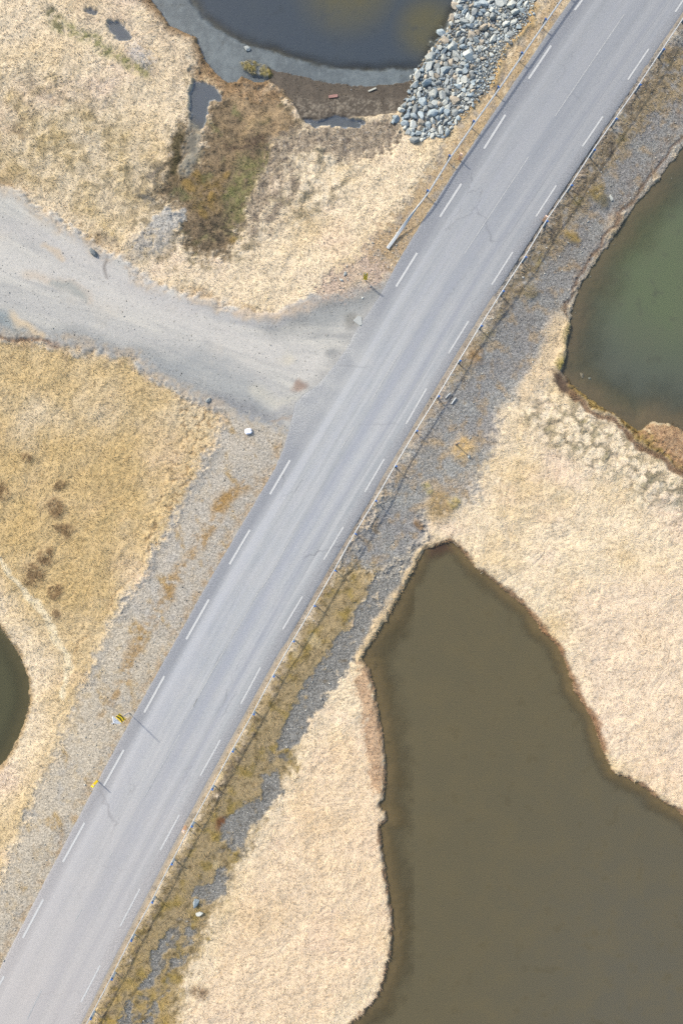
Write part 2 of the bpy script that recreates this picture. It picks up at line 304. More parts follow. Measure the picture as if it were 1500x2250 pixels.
# ----- right verge, lower: olive moss and gravel run
G2 = [(780,1240),(845,1250),(790,1350),(770,1400),(720,1480),(660,1590),(650,1680),(600,1760),(560,1830),(520,1905),(485,1990),(445,2065),(412,2130),(385,2250),(330,2400),(60,2420),(196,2250),(245,2155),(334,1986),(421,1820),(511,1655),(601,1490),(691,1335),(736,1256)]
g2 = zone(G2, soft=.7, z=-.5); g2 = g2*(OFF > 0)
paint(g2, 170,150,116); paint(g2*sp(fbm(X, Y, 1.3, 4, 25), .0, .8), 156,134,72, amt=.8)
paint(g2*ss(s_of_y(2300), s_of_y(1900), s_of_y(1900)+s_of_y(2300)-AL)*sp(fbm(X, Y, .9, 3, 35), -.5, .6), 188,156,78, amt=.85)
paint(g2*sp(fbm(X, Y, .55, 4, 27), .1, .8), 104,90,62, amt=.75); paint(g2*sp(fbm(X, Y, 1.0, 3, 28), .4, 1.0), 190,164,124, amt=.7)
setv(grass, g2, .85); setv(hmap, g2, .7)
rk = stroke([(715,1300),(640,1420),(560,1580),(520,1665),(470,1745),(390,1890),(345,1990),(300,2070),(255,2165),(215,2250)], 13, .9, -.3)*g2
paint(rk*sp(n_sm+.5*n_mid+.4*n_fi, -.3, .6), 98,88,84, amt=.8); lift += .05*rk*n_sm  # right rail's broken shadow put into the verge colour as dark mottling
for (a, b, r) in ((692,1410,14),(470,1903,12),(650,1440,10),(486,1700,10)): paint(blob(a, b, r, .3), 196,176,138, amt=.8)
paint(blob(487,1805,13,.6), 110,64,44, amt=.8)
gp = sp(fbm(X, Y, .55, 4, 133), -1.0, -.3)*np.maximum.reduce([zone(p, soft=.18, z=-.6) for p in (
    [(940,1196),(890,1212),(840,1245),(800,1305),(760,1378),(722,1430),(672,1500),(640,1560),(612,1640),(640,1652),(668,1610),(700,1565),(740,1512),(784,1448),(806,1405),(850,1330),(890,1268),(930,1210)],
    [(600,1690),(622,1735),(575,1800),(535,1850),(505,1872),(490,1832),(498,1788),(540,1765),(575,1742),(580,1700)],
    [(500,1905),(497,1960),(465,1985),(430,1972),(428,1950),(465,1935),(478,1905)],
    [(388,2030),(378,2080),(352,2120),(332,2170),(308,2162),(338,2100),(365,2050)],
    [(415,2015),(428,2055),(412,2070),(405,2040)], [(412,2085),(392,2125),(365,2135),(380,2105)],
    [(300,2185),(292,2260),(255,2270),(270,2210)], [(372,2165),(350,2200),(330,2260),(305,2260),(345,2195)])])
paint(gp, 152,149,147); paint(gp*sp(n_sm, .1, 1.), 180,176,172, amt=.6); paint(gp*sp(fbm(X, Y, .7, 3, 29), .5, 1.), 120,104,80, amt=.6)
setv(grass, gp, .06); setv(hmap, gp, .2); setv(stones, gp, 1.0); lift -= .03*gp
for p, wd in (([(620,1650),(600,1700),(560,1780),(520,1860),(480,1930),(440,1990),(390,2060),(340,2150),(300,2230)], 26),):
    m = stroke(p, wd, .9, -.6)*sp(fbm(X, Y, .9, 4, 81), .15, .55)*g2; paint(m, 134,130,126, amt=.9); setv(stones, m, 1); setv(grass, m, .1)
beige = stroke([(938,1205),(905,1250),(872,1305),(840,1365),(806,1412),(790,1445)], 12, .5, -.8)
paint(beige, 208,184,148, amt=.85); setv(grass, beige, 1); setv(stones, beige, .1); setv(hmap, beige, .7)
# grass tongue along the outer edge of the paving, under the right rail
tg = (1-ss(.10, .34, np.abs(dRoad-.52-.15*n_mid)))*(OFF > 0)*ss(s_of_y(1250), s_of_y(1340), AL*1.0)*0
low = 1-ss(s_of_y(1420), s_of_y(1300), AL)
tg = (1-ss(.04, .22, np.abs(dRoad-.30-.08*n_mid)))*(OFF > 0)*low*sp(n_sm+n_mid, -1.6, .2)
paint((1-ss(.2, .5, dRoad))*(OFF > 0), 168,160,154, amt=.8)
paint(tg, 198,172,138, amt=.5); setv(grass, tg, .5)
tgu = (1-ss(.15, .45, np.abs(dRoad-.35-.12*n_mid)))*(OFF > 0)*(1-low)
paint(tgu*sp(n_mid+.5*n_sm, -.5, .6), 150,134,118, amt=.6)
# ----- marsh between side road and top pond
J = [(452,225),(470,205),(500,190),(560,195),(610,205),(640,250),(662,292),(610,330),(592,372),(560,412),(540,462),(525,520),(500,560),(420,560),(400,500),(380,450),(340,430),(372,380),(392,310),(412,270),(405,380),(440,360),(450,300)]
mj = zone(J, soft=.75)
mj2 = zone([(430,120),(520,185),(650,200),(700,290),(640,340),(600,440),(560,560),(420,600),(300,560),(280,450),(340,330),(390,220)], soft=1.1)*sp(fbm(X, Y, .8, 4, 130), -.1, .5)
paint(mj2, 148,134,112, amt=.85); setv(grass, mj2, .6)
jr = zone([(570,330),(640,335),(665,420),(620,490),(560,530),(530,520),(545,450)], soft=.8)*sp(fbm(X, Y, .7, 4, 131), -.5, .4)
paint(jr, 140,126,112, amt=.85)
paint(mj, 138,120,98); paint(mj*sp(n_mid, -.1, .9), 166,142,110, amt=.7); setv(hmap, mj, .8); setv(grass, mj, .7)
paint(mj*sp(fbm(X, Y, .6, 4, 30), -.1, .6), 88,80,68, amt=.8); paint(mj*sp(fbm(X, Y, 1.3, 4, 132), .2, .8), 122,124,84, amt=.6); paint(mj*sp(n_fi+.4*n_sm, .5, 1.3), 186,166,138, amt=.6)
paint(zone([(520,350),(590,330),(600,370),(560,410),(540,460),(515,520),(490,500),(500,430)], soft=.5)*sp(n_sm, -1., .5), 136,136,88, amt=.65)
paint(zone([(500,200),(600,210),(645,265),(610,300),(540,290),(520,240)], soft=.6)*sp(n_mid+.6*n_sm, -.8, .4), 184,158,126, amt=.8)
paint(zone([(400,400),(490,380),(500,420),(480,470),(420,470)], soft=.5)*sp(n_sm, -.8, .6), 126,106,62, amt=.7)
paint(zone([(430,470),(520,480),(520,530),(480,560),(430,545)], soft=.5)*sp(n_sm+.5*n_fi, -.4, .6), 78,70,60, amt=.8)
paint(zone([(330,380),(375,360),(370,410),(345,440),(300,440),(280,420)], soft=.3)*sp(n_sm+n_mid, -.2, .8), 118,112,104, amt=.7)
paint(stroke([(395,300),(385,350),(380,400)], 14, .7)*sp(n_sm, -.8, .5), 98,86,62, amt=.8)
# dead reeds
Kz = zone([(600,300),(655,285),(760,272),(870,262),(885,300),(850,335),(800,350),(760,362),(700,325),(640,345),(596,400),(565,480),(535,490),(560,410),(592,345)], soft=.45)
paint(Kz, 176,160,142); paint(Kz*sp(fbm(X, Y, .5, 4, 31), -.1, .7), 108,98,92, amt=.8); paint(Kz*sp(n_fi+.5*n_sm, .2, 1.1), 206,198,190, amt=.7); paint(Kz*sp(-n_fi-.3*n_sm, .4, 1.2), 84,76,72, amt=.7)
setv(hmap, Kz, .9)
setv(grass, Kz, 1)
# small features of the upper left field
og = stroke([(110,30),(135,55),(195,85),(240,112),(280,140),(318,152)], 13, .8)
paint(og*sp(n_sm+n_mid*.5, -.9, .5), 128,128,78, amt=.85); lift -= .06*og
paint(stroke([(105,20),(125,50)], 14, .7)*sp(n_sm, -.6, .5), 116,108,86, amt=.7)
paint(zone([(140,0),(300,0),(380,80),(440,140),(400,190),(340,170),(250,100),(200,60)], soft=.8)*sp(n_mid, -.7, .6), 190,170,146, amt=.7)
paint(zone([(280,95),(330,115),(350,140),(320,150),(285,125)], soft=.3)*sp(n_sm, -1., .3), 190,186,184, amt=.7)
paint(stroke([(195,245),(225,225),(255,215)], 12, .9)*sp(n_sm, -.3, .7), 142,132,120, amt=.6)
paint(blob(50,285,22,.8)*sp(n_sm, -.3, .7), 140,118,100, amt=.6)
gpz = np.maximum(zone([(345,475),(372,448),(380,462),(400,463),(407,490),(385,506),(360,512),(330,500)], soft=.14), zone([(325,495),(360,500),(385,530),(340,560),(290,545)], soft=.3)*sp(n_sm+n_mid, -.4, .4))
lift += gpz*(.10+.05*n_sm); stones = np.maximum(stones, gpz*.8)
paint(gpz, 196,191,188); paint(gpz*sp(n_sm, .1, .9), 170,164,158, amt=.6); setv(grass, gpz, 0); setv(hmap, gpz, .3)
gq = zone([(262,545),(330,505),(400,515),(385,545),(330,575),(290,590)], soft=.4)
paint(gq*sp(n_sm+n_mid, -.8, .6), 176,168,160, amt=.75); stones = np.maximum(stones, gq*.5); setv(grass, gq, .3)
sre = (1-ss(.0, .55, np.abs(dSR-.35)))*(X < W(560,0)[0]); paint(sre*sp(n_mid+.5*n_sm, -.3, .8), 176,146,106, amt=.6)
sre2 = stroke([(190,530),(225,520),(250,530)], 8, .8)
paint(sre2*sp(n_sm, -.7, .4), 110,96,84, amt=.7)
nb = stroke([(-10,380),(50,395),(110,425),(150,470),(205,520)], 16, .9); paint(nb*sp(n_sm+n_mid, -.4, .6), 168,146,112, amt=.6)
n3 = stroke([(150,790),(230,800),(300,815),(330,840)], 16, .9); paint(n3*sp(n_sm+n_mid, -.2, .7), 176,156,128, amt=.6)
n4 = stroke([(0,738),(60,745),(130,762)], 4, .8); paint(n4, 150,112,80, amt=.7); lift -= .04*n4
# ----- mud and water margins
Lz = zone([(582,148),(650,163),(720,180),(800,187),(880,182),(908,174),(912,200),(892,235),(870,258),(760,268),(662,272),(645,235),(615,203),(588,182)], soft=.15, z=-.9, ragged=False)
paint(Lz, 92,83,74); paint(Lz*sp(n_sm, 0, .9), 112,100,88, amt=.7)
paint(zone([(640,215),(720,215),(800,215),(890,215),(880,262),(760,272),(665,275)], soft=.3, z=-.8)*sp(n_fi+n_sm, -.3, .8), 150,140,128, amt=.7)
setv(grass, Lz, .12); setv(hmap, Lz, .25); setv(stones, Lz, .1)
bankT = (1-ss(.15, .95, dT+.25*n_mid))*(1-Lz)*(X < W(600,0)[0])
paint(bankT, 136,108,78, amt=.85); paint(bankT*sp(n_sm, 0, .9), 92,72,54, amt=.7)
isl = zone([(528,140),(548,138),(572,146),(592,150),(600,172),(585,178),(560,172),(535,156)], soft=.12, z=-.9, ragged=False)
hb = zone([(452,130),(478,150),(500,175),(525,182),(600,185),(640,225),(600,225),(520,208),(488,215),(470,188),(430,178),(420,140)], soft=.3)
paint(hb*sp(n_sm, -.9, .4), 168,138,106, amt=.8); paint(hb*sp(n_fi+n_sm, .3, 1.2), 84,66,54, amt=.8)
# marsh edge by the right pond
ro = stroke([(1250,838),(1285,868),(1320,890),(1360,915),(1400,950),(1440,985),(1510,1030)], 14, .5, -.8)
paint(ro, 146,122,70, amt=.95); lift += ro*.10*np.sqrt(np.clip(1-(w1/.6)**2, 0, 1)); paint(ro*ss(.4, .62, w1), 92,70,46, amt=.7); setv(hmap, ro, .5)
rr = zone([(1398,952),(1428,928),(1470,932),(1520,965),(1600,1000),(1600,1080),(1500,1035),(1440,990)], soft=.25, z=-.9)
rr = rr*sp(n_mid+.8*n_sm, -1.3, -.4); paint(rr, 170,138,106, amt=.9); paint(rr*sp(n_sm+n_fi, -.2, .9), 128,96,74, amt=.7); paint(rr*sp(n_mid, .2, .9), 150,122,90, amt=.6)
rd = stroke([(1205,815),(1225,840),(1262,872),(1300,905),(1350,935),(1400,975),(1450,1015),(1510,1048)], 7, .6, -.7)
paint(rd, 112,84,64, amt=.85); lift -= .07*rd
dk = zone([(1205,812),(1240,822),(1250,850),(1232,858),(1205,845)], soft=.25, z=-.8); paint(dk, 92,78,70, amt=.85); setv(grass, dk, .3)
mo = stroke([(1246,710),(1236,745),(1230,775),(1226,808)], 9, .35, -.85); paint(mo, 140,128,58, amt=.95); lift += .1*mo; setv(grass, mo, 1); setv(stones, mo, 0)
st4 = stroke([(1225,715),(1215,770),(1190,820),(1150,860)], 22, .6, -.6); paint(st4, 206,184,152, amt=.85); setv(grass, st4, 1); setv(stones, st4, .1); setv(hmap, st4, .9)
# bank of the bottom pond
bb = 1-ss(.05, .30, dB + .16*n_sm+.22*n_mid)
paint(bb*(1-.6*beige), 140,106,80, amt=.8); paint(bb*sp(n_sm, .1, 1.), 92,64,48, amt=.7)
lb = zone([(790,1452),(812,1465),(826,1530),(842,1610),(848,1690),(845,1745),(820,1730),(806,1640),(792,1560),(780,1500)], soft=.25, z=-.85)
paint(lb, 186,154,124, amt=.85); paint(lb*sp(n_sm, .0, 1.), 138,98,72, amt=.6)
rim = stroke([(1150,1335),(1190,1385),(1232,1425),(1252,1480),(1272,1530),(1306,1585),(1330,1645)], 7, .7, -.9)
paint(rim*sp(n_sm, -1, .2), 150,112,84, amt=.7)
bl = 1-ss(.1, .45, dL+.15*n_sm); paint(bl, 150,124,90, amt=.7)
brR = (1-ss(.05, .3, dR+.1*n_sm))*(1-ro)*(1-rr); paint(brR, 150,140,128, amt=.5)
# puddles
pud = {}
for nm, p, z in (('creek', [(427,180),(445,183),(464,186),(478,198),(487,210),(485,222),(472,219),(460,222),(456,236),(453,268),(444,285),(430,276),(423,268),(420,240),(418,210)], WL+.1),
              ('field_pool', [(240,52),(262,48),(272,60),(285,72),(289,86),(275,92),(256,84),(246,70)], -.5), ('field_pool_b', [(192,20),(215,28),(212,38),(195,32)], -.5),
              ('mud_pool', [(668,268),(700,272),(735,258),(765,268),(800,272),(790,282),(760,284),(720,280),(690,286)], -.85)):
    pud[nm] = up(sdf_coarse(px_poly(p, z)), sx_, sy_)
for nm in pud: pud[nm] = pud[nm] + .09*n_sm + .05*n_mid
for nm in pud:
    m = 1-ss(-.05, .12, pud[nm]); paint(m, 128,142,164, amt=.9); setv(grass, 1-ss(0, .25, pud[nm]), 0); setv(hmap, m, .05); setv(stones, m, .1)
wm = stroke([(432,275),(425,310),(421,345),(418,378)], 15, .5, WL+.1); paint(wm*sp(n_sm, -1.2, .2), 138,136,130, amt=.85); setv(grass, wm, .05)
paint(stroke([(424,300),(421,330)], 8, .6, WL+.1), 108,104,98, amt=.7)
paint(stroke([(508,328),(545,318),(585,306)], 10, .8)*sp(n_sm+n_fi, -.8, .5), 96,80,70, amt=.75)
paint(zone([(470,440),(520,440),(530,530),(470,560),(430,560),(430,500)], soft=.5)*sp(n_sm+n_fi*.6, -.1, .7), 74,68,58, amt=.75)
for (a, b, r) in ((438,388,11),(410,410,14),(462,428,9),(448,470,10),(515,528,10),(495,385,9)): paint(blob(a, b, r, .4)*mj, 152,126,76, amt=.7); lift += .06*blob(a, b, r, .4)
paint(blob(342,385,16,.7)*sp(n_sm, -.9, .4), 122,114,108, amt=.8); paint(blob(330,438,16,.7)*sp(n_sm, -.9, .4), 106,104,102, amt=.8)
paint(stroke([(392,300),(388,330),(386,370)], 9, .7), 88,80,56, amt=.8)

rip = 1-ss(-.1, .25, up(D_['rip'], wx, wy))
# ----- heights
field = -.40 + .10*n_big
h = np.where(OFF > 0, mix(-.085, field-.12, ss(.2, 5.0, dRoad)), mix(-.085, field, ss(1.2, 7.0, dRoad)))
h = mix(h, -.14+.02*n_big, side*ss(.3, 2, dRoad)*.9)
low_m = np.clip(np.maximum(mj, Kz*.6), 0, 1); h = mix(h, WL+.22+.05*n_mid, low_m*ss(1, 4, dRoad)*.9)
# banks and beds: level by the shore, reached steeply (turf) or gently (gravel and mud)
gentle = np.clip(np.maximum.reduce([g1*(1-st4), Lz, mj*.8*(dT < 6), rip, hb*.8]), 0, 1)
dWc = np.clip(dW, 0, 12)
prof = mix(WL+.03+.16*ss(-.02, .26, dW+.06*n_sm)+.08*dWc, WL+.03+.035*dWc+.012*dWc**2, gentle)
h = np.where(dW > 0, np.minimum(h, prof), h)
h += lift
fa = 1.3*perlin(X/4, Y/4, 91) + 2.4
u_ = X*np.cos(fa)+Y*np.sin(fa); v_ = -X*np.sin(fa)+Y*np.cos(fa)
strand = 1-np.abs(fbm(u_*.55+.1*n_sm, v_*1.25+.1*n_mid, .30, 3, 41, .62))
strand2 = 1-np.abs(fbm(X+.15*n_sm, Y+.15*n_mid, .62, 3, 43, .6))
strand3 = 1-np.abs(fbm(u_*.8+.3*n_mid, v_*1.1, 1.25, 3, 44, .55))
amp = .75+.45*fbm(X, Y, 3.5, 2, 45)
tus = amp*(.014*strand + .020*strand2+.022*fbm(X, Y, .38, 4, 46, .65)) + .045*strand3 + .004*n_fi + .070*n_mid + .05*fbm(X, Y, 1.1, 3, 47)
h += hmap*ss(.15, 1.1, dRoad)*tus
h += (stones > .3)*.012*n_fi
depth_in = np.clip(-dW, 0, 30)
bed = WL - .03 - .55*ss(0, 3.0, depth_in) + .03*n_mid
silt = ss(-.25, .35, up(D_['deep'], sx_, sy_)+.12*n_mid)      # thin water over the flats of the top pond
bed = np.where(dT < 0, WL - .012 -.30*(1-silt)+.008*n_sm, bed)
h = np.where(dW < 0, bed, h)
islh = isl*(.22+.08*n_sm); h = np.where(isl > .3, np.maximum(h, WL+islh), h)
rrh = rr*(.02+.07*n_sm+.05*n_mid); h = np.where((rr > .3) & (dR < .3), np.maximum(h, WL-.04+rrh), h)
PL = dict(creek=WL+.09, field_pool=-.46, field_pool_b=-.46, mud_pool=WL+.07)
for nm in pud: h = np.where(pud[nm] < .25, np.minimum(h, mix(h, PL[nm]-.03, 1-ss(-.1, .22, pud[nm]))), h)
# under the paving
inr = 1-ss(-.28, .02, dRoad+.06*n_sm+.05*n_mid)
h = mix(h, -.20, inr)
h = np.where((dRoad > -.3) & (dRoad < .6), np.minimum(h, road_z(OFF)+.004+.014*n_fi), h)
# bed colours
uw = dW < 0
def bedc(m, *c, amt=1.0): paint(m*uw, *c, amt=amt)
bedc(dB < 0, 112,98,66); bedc((dR < 0), 112,108,76); bedc(dL < 0, 108,100,70); bedc(dT < 0, 104,102,92)
bedc((dT < 0)*silt, 112,123,140); bedc((dT < 0)*silt*sp(n_mid+.6*n_sm, -.5, .8), 138,150,168, amt=.8); bedc((dT < 0)*silt*sp(n_fi+.3*n_sm, .4, 1.2), 156,166,180, amt=.6); bedc((dT < 0)*silt*sp(-n_fi, .3, 1.2), 92,100,114, amt=.6)
bedc((dB < 0)*(1-ss(0, 1.6, depth_in+.4*n_mid)), 140,121,90, amt=.9)
bedc((dR < 0)*(1-ss(.2, 2.6, depth_in+.6*n_mid)), 142,122,100, amt=.85)
bedc((dB < 0)*blob(965,1215,26,.7,-1), 96,62,56, amt=.8)
bedc(sp(fbm(X, Y, .9, 3, 33), .5, 1.2), 70,66,48, amt=.7)
paint(isl*sp(n_sm, -1, .4), 148,132,68, amt=.9); paint(isl*sp(n_mid, .2, .6), 104,84,58, amt=.7)
setv(grass, uw*1.0*(1-np.maximum(isl, rr)), 0); setv(stones, uw*1.0, 0)
paint(rip, 128,118,108, amt=.95); setv(grass, rip, 0); setv(stones, rip, .9); setv(hmap, rip, .3)
wet[:] = np.where(uw | (Lz > .5), .55, .95)
grass *= ss(.05, .35, dRoad)*ss(-.05, .12, np.where((isl > .3) | (rr > .3), 1, dW)); stones *= ss(.0, .1, dRoad)
gm_ = np.clip(grass, 0, 1)*(1-.65*leftfield*ss(.5, 4, dL))*(1-g2*.35)*(1-mj*.3)*(1-.75*Kz)*(1-.6*upl)*(1-.8*mj2)*ss(0, .5, dW); Cc *= (1+gm_[:, None]*np.array([.25, .26, .33])); Cc *= (1+.16*np.clip(g1*(1-ss(9, 14, dRoad*0+Y-0)), 0, 1))[:, None]
Cc *= (1 + .03*n_fi[:, None] + .025*n_sm[:, None]); Cc = np.clip(Cc, .01, .85)

def mesh_grid(name, shape, co_, uv=None):
    ny, nx = shape; me = bpy.data.meshes.new(name)
    idx = np.arange(ny*nx).reshape(ny, nx)
    f = np.stack([idx[:-1, :-1], idx[:-1, 1:], idx[1:, 1:], idx[1:, :-1]], -1).reshape(-1, 4)
    return mesh_raw(name, co_, f)
def mesh_raw(name, verts, faces, smooth=True):
    me = bpy.data.meshes.new(name); n = faces.shape[1]
    me.vertices.add(len(verts)); me.vertices.foreach_set('co', np.ascontiguousarray(verts, np.float32).ravel())
    me.loops.add(faces.size); me.loops.foreach_set('vertex_index', np.ascontiguousarray(faces, np.int32).ravel())
    me.polygons.add(len(faces)); me.polygons.foreach_set('loop_start', np.arange(0, faces.size, n, dtype=np.int32))
    me.polygons.foreach_set('loop_total', np.full(len(faces), n, np.int32))
    if smooth: me.polygons.foreach_set('use_smooth', np.ones(len(faces), bool))
    me.update(calc_edges=True); return me
def put_color(me, name, rgba):
    a = me.color_attributes.new(name, 'FLOAT_COLOR', 'POINT'); a.data.foreach_set('color', np.ascontiguousarray(rgba, np.float32).ravel())
def put_vec(me, name, v):
    a = me.attributes.new(name, 'FLOAT_VECTOR', 'POINT'); a.data.foreach_set('vector', np.ascontiguousarray(v, np.float32).ravel())
def link(name, me, mat=None, parent=None, loc=None, **props):
    o = bpy.data.objects.new(name, me); COL.objects.link(o)
    if mat is not None and me is not None: me.materials.append(mat)
    if parent: o.parent = parent
    if loc is not None: o.location = loc
    for k, v in props.items(): o[k] = v
    return o

# ------------------------------------------------------------------ materials
class NT:
    def __init__(s, name):
        s.m = bpy.data.materials.new(name); s.m.use_nodes = True; s.t = s.m.node_tree; s.n = s.t.nodes
        s.p = s.n['Principled BSDF']; s.out = s.n['Material Output']
        s.p.inputs['Specular IOR Level'].default_value = .3
    def new(s, t, **k):
        n = s.n.new(t)
        for a, b in k.items(): setattr(n, a, b)
        return n
    def l(s, a, b): s.t.links.new(a, b)
    def noise(s, vec, scale, detail=3, rough=.6):
        n = s.new('ShaderNodeTexNoise'); n.inputs['Scale'].default_value = scale; n.inputs['Detail'].default_value = detail; n.inputs['Roughness'].default_value = rough
        if vec is not None: s.l(vec, n.inputs['Vector'])
        return n.outputs['Fac']
    def ramp(s, fac, a, b, lo=0., hi=1.):
        r = s.new('ShaderNodeMapRange'); s.l(fac, r.inputs['Value'])
        for k, v in zip(('From Min', 'From Max', 'To Min', 'To Max'), (a, b, lo, hi)): r.inputs[k].default_value = v
        return r.outputs[0]
    def mixc(s, fac, a, b, mode='MIX'):
        m = s.new('ShaderNodeMix', data_type='RGBA', blend_type=mode)
        for sock, v in ((m.inputs['Factor'], fac), (m.inputs['A'], a), (m.inputs['B'], b)):
            if hasattr(v, 'links'): s.l(v, sock)
            elif isinstance(v, (int, float)): sock.default_value = v
            else: sock.default_value = tuple(v)+(1,)
        return m.outputs['Result']
    def math(s, op, a, b=None):
        m = s.new('ShaderNodeMath', operation=op)
        for i, v in enumerate((a, b)):
            if v is None: continue
            if hasattr(v, 'links'): s.l(v, m.inputs[i])
            else: m.inputs[i].default_value = v
        return m.outputs[0]
    def bump(s, fac, strength, dist):
        b = s.new('ShaderNodeBump'); b.inputs['Strength'].default_value = strength; b.inputs['Distance'].default_value = dist
        s.l(fac, b.inputs['Height']); s.l(b.outputs[0], s.p.inputs['Normal']); return b
def geo_pos(t): return t.new('ShaderNodeNewGeometry').outputs['Position']
def simple(name, c, rough=.6, metal=0., var=.12, scale=9., spec=.4):
    t = NT(name); tc = t.new('ShaderNodeTexCoord').outputs['Object']
    f = t.ramp(t.noise(tc, scale, 4), .3, .7, 1-var, 1+var)
    cc = t.new('ShaderNodeVectorMath', operation='SCALE'); cc.inputs[0].default_value = tuple(c); t.l(f, cc.inputs['Scale'])
    t.l(cc.outputs[0], t.p.inputs['Base Color']); t.p.inputs['Roughness'].default_value = rough; t.p.inputs['Metallic'].default_value = metal
    t.p.inputs['Specular IOR Level'].default_value = spec
    return t.m
t = NT('ground_cover'); at = t.new('ShaderNodeAttribute', attribute_name='Col')
pos = geo_pos(t); g = t.noise(pos, 22, 4, .75); g2n = t.noise(pos, 7, 3, .6)
zat = t.new('ShaderNodeAttribute', attribute_name='Zone'); zs = t.new('ShaderNodeSeparateXYZ'); t.l(zat.outputs['Vector'], zs.inputs[0])
f = t.math('MULTIPLY', t.ramp(g, .25, .75, .90, 1.10), t.ramp(g2n, .3, .7, .95, 1.05))
vo = t.new('ShaderNodeTexVoronoi'); vo.inputs['Scale'].default_value = 13; t.l(pos, vo.inputs['Vector']); vsep = t.new('ShaderNodeSeparateColor'); t.l(vo.outputs['Color'], vsep.inputs[0])
peb = t.math('MULTIPLY', t.ramp(vsep.outputs[0], 0, 1, .62, 1.42), t.ramp(vo.outputs['Distance'], .25, .75, 1.06, .72))
mf = t.new('ShaderNodeMix', data_type='FLOAT'); t.l(zs.outputs[0], mf.inputs['Factor']); mf.inputs['A'].default_value = 1.0; t.l(peb, mf.inputs['B'])
f = t.math('MULTIPLY', f, mf.outputs['Result'])
sc_ = t.new('ShaderNodeVectorMath', operation='SCALE'); t.l(at.outputs['Color'], sc_.inputs[0]); t.l(f, sc_.inputs['Scale'])
t.l(sc_.outputs[0], t.p.inputs['Base Color']); t.l(at.outputs['Alpha'], t.p.inputs['Roughness']); t.bump(g, .5, .03)
t.p.inputs['Specular IOR Level'].default_value = .15
M_ground = t.m
t = NT('scatter'); at = t.new('ShaderNodeAttribute', attribute_name='Col'); t.l(at.outputs['Color'], t.p.inputs['Base Color']); t.p.inputs['Roughness'].default_value = .9; t.p.inputs['Specular IOR Level'].default_value = .15
M_scatter = t.m

me = mesh_grid('ground', SHAPE, np.stack([X, Y, h], 1)); put_color(me, 'Col', np.c_[Cc, wet]); put_vec(me, 'Zone', np.stack([np.clip(stones, 0, 1), np.clip(grass, 0, 1), side], 1))
link('ground', me, M_ground, kind='structure', label='straw coloured grassland with gravel verges and mud around the ponds')
H2 = h.reshape(SHAPE); C2 = Cc.reshape(SHAPE+(3,))
def gi(x, y):
    i = np.clip(np.searchsorted(xs, x), 1, len(xs)-1); j = np.clip(np.searchsorted(ys, y), 1, len(ys)-1); return j, i
def gh(x, y):
    j, i = gi(np.asarray(x), np.asarray(y)); return H2[j, i]

# ------------------------------------------------------------------ water sheets
def water_mat(name, murk, murk2, scale=.25, ripple=.0):
    t = NT(name); at = t.new('ShaderNodeAttribute', attribute_name='Depth'); pos = geo_pos(t)
    big = t.noise(pos, scale, 4, .55); spots = t.noise(pos, 1.1, 3, .5)
    sepw = t.new('ShaderNodeSeparateColor'); t.l(at.outputs['Color'], sepw.inputs[0])
    c = t.mixc(t.math('MULTIPLY', sepw.outputs[1], t.ramp(big, .2, .6, .6, 1.1)), murk, murk2)
    c = t.mixc(t.ramp(spots, .60, .78, 0, .5), c, tuple(v*.62 for v in murk)); c = t.mixc(t.ramp(t.noise(pos, .55, 5, .65), .42, .70, 0, .35), c, tuple(np.array(murk)*np.array((1.28, 1.2, 1.05))))
    d = t.new('ShaderNodeBsdfDiffuse'); t.l(c, d.inputs['Color'])
    tr = t.new('ShaderNodeBsdfTransparent'); tr.inputs['Color'].default_value = (.93, .92, .86, 1)
    m1 = t.new('ShaderNodeMixShader'); t.l(sepw.outputs[0], m1.inputs[0]); t.l(tr.outputs[0], m1.inputs[1]); t.l(d.outputs[0], m1.inputs[2])
    gl = t.new('ShaderNodeBsdfGlossy'); gl.inputs['Roughness'].default_value = .06
    lw_ = t.new('ShaderNodeLayerWeight'); lw_.inputs['Blend'].default_value = .5; fr_o = t.math('ADD', t.math('MULTIPLY', t.math('POWER', lw_.outputs['Facing'], 5), .9), .02)
    wn = t.noise(pos, 3.2, 3, .6)
    wv = t.new('ShaderNodeTexWave', wave_type='BANDS', bands_direction='Y'); wv.inputs['Scale'].default_value = 1.15; wv.inputs['Distortion'].default_value = 3.5; wv.inputs['Detail'].default_value = 2; wv.inputs['Detail Scale'].default_value = .35
    t.l(pos, wv.inputs['Vector'])
    hgt = t.math('ADD', t.math('MULTIPLY', wv.outputs['Fac'], ripple), wn)
    b = t.new('ShaderNodeBump'); b.inputs['Strength'].default_value = .35; b.inputs['Distance'].default_value = .02; t.l(hgt, b.inputs['Height'])
    t.l(b.outputs[0], gl.inputs['Normal']); t.l(b.outputs[0], lw_.inputs['Normal']); t.l(b.outputs[0], d.inputs['Normal'])
    m2 = t.new('ShaderNodeMixShader'); t.l(fr_o, m2.inputs[0]); t.l(m1.outputs[0], m2.inputs[1]); t.l(gl.outputs[0], m2.inputs[2])
    t.l(m2.outputs[0], t.out.inputs['Surface']); return t.m
def rad(px, py, r):
    a, b = W(px, py, WL); return lambda x, y: 1-ss(.25, 1.1, np.hypot(x-a, y-b)*S/r)
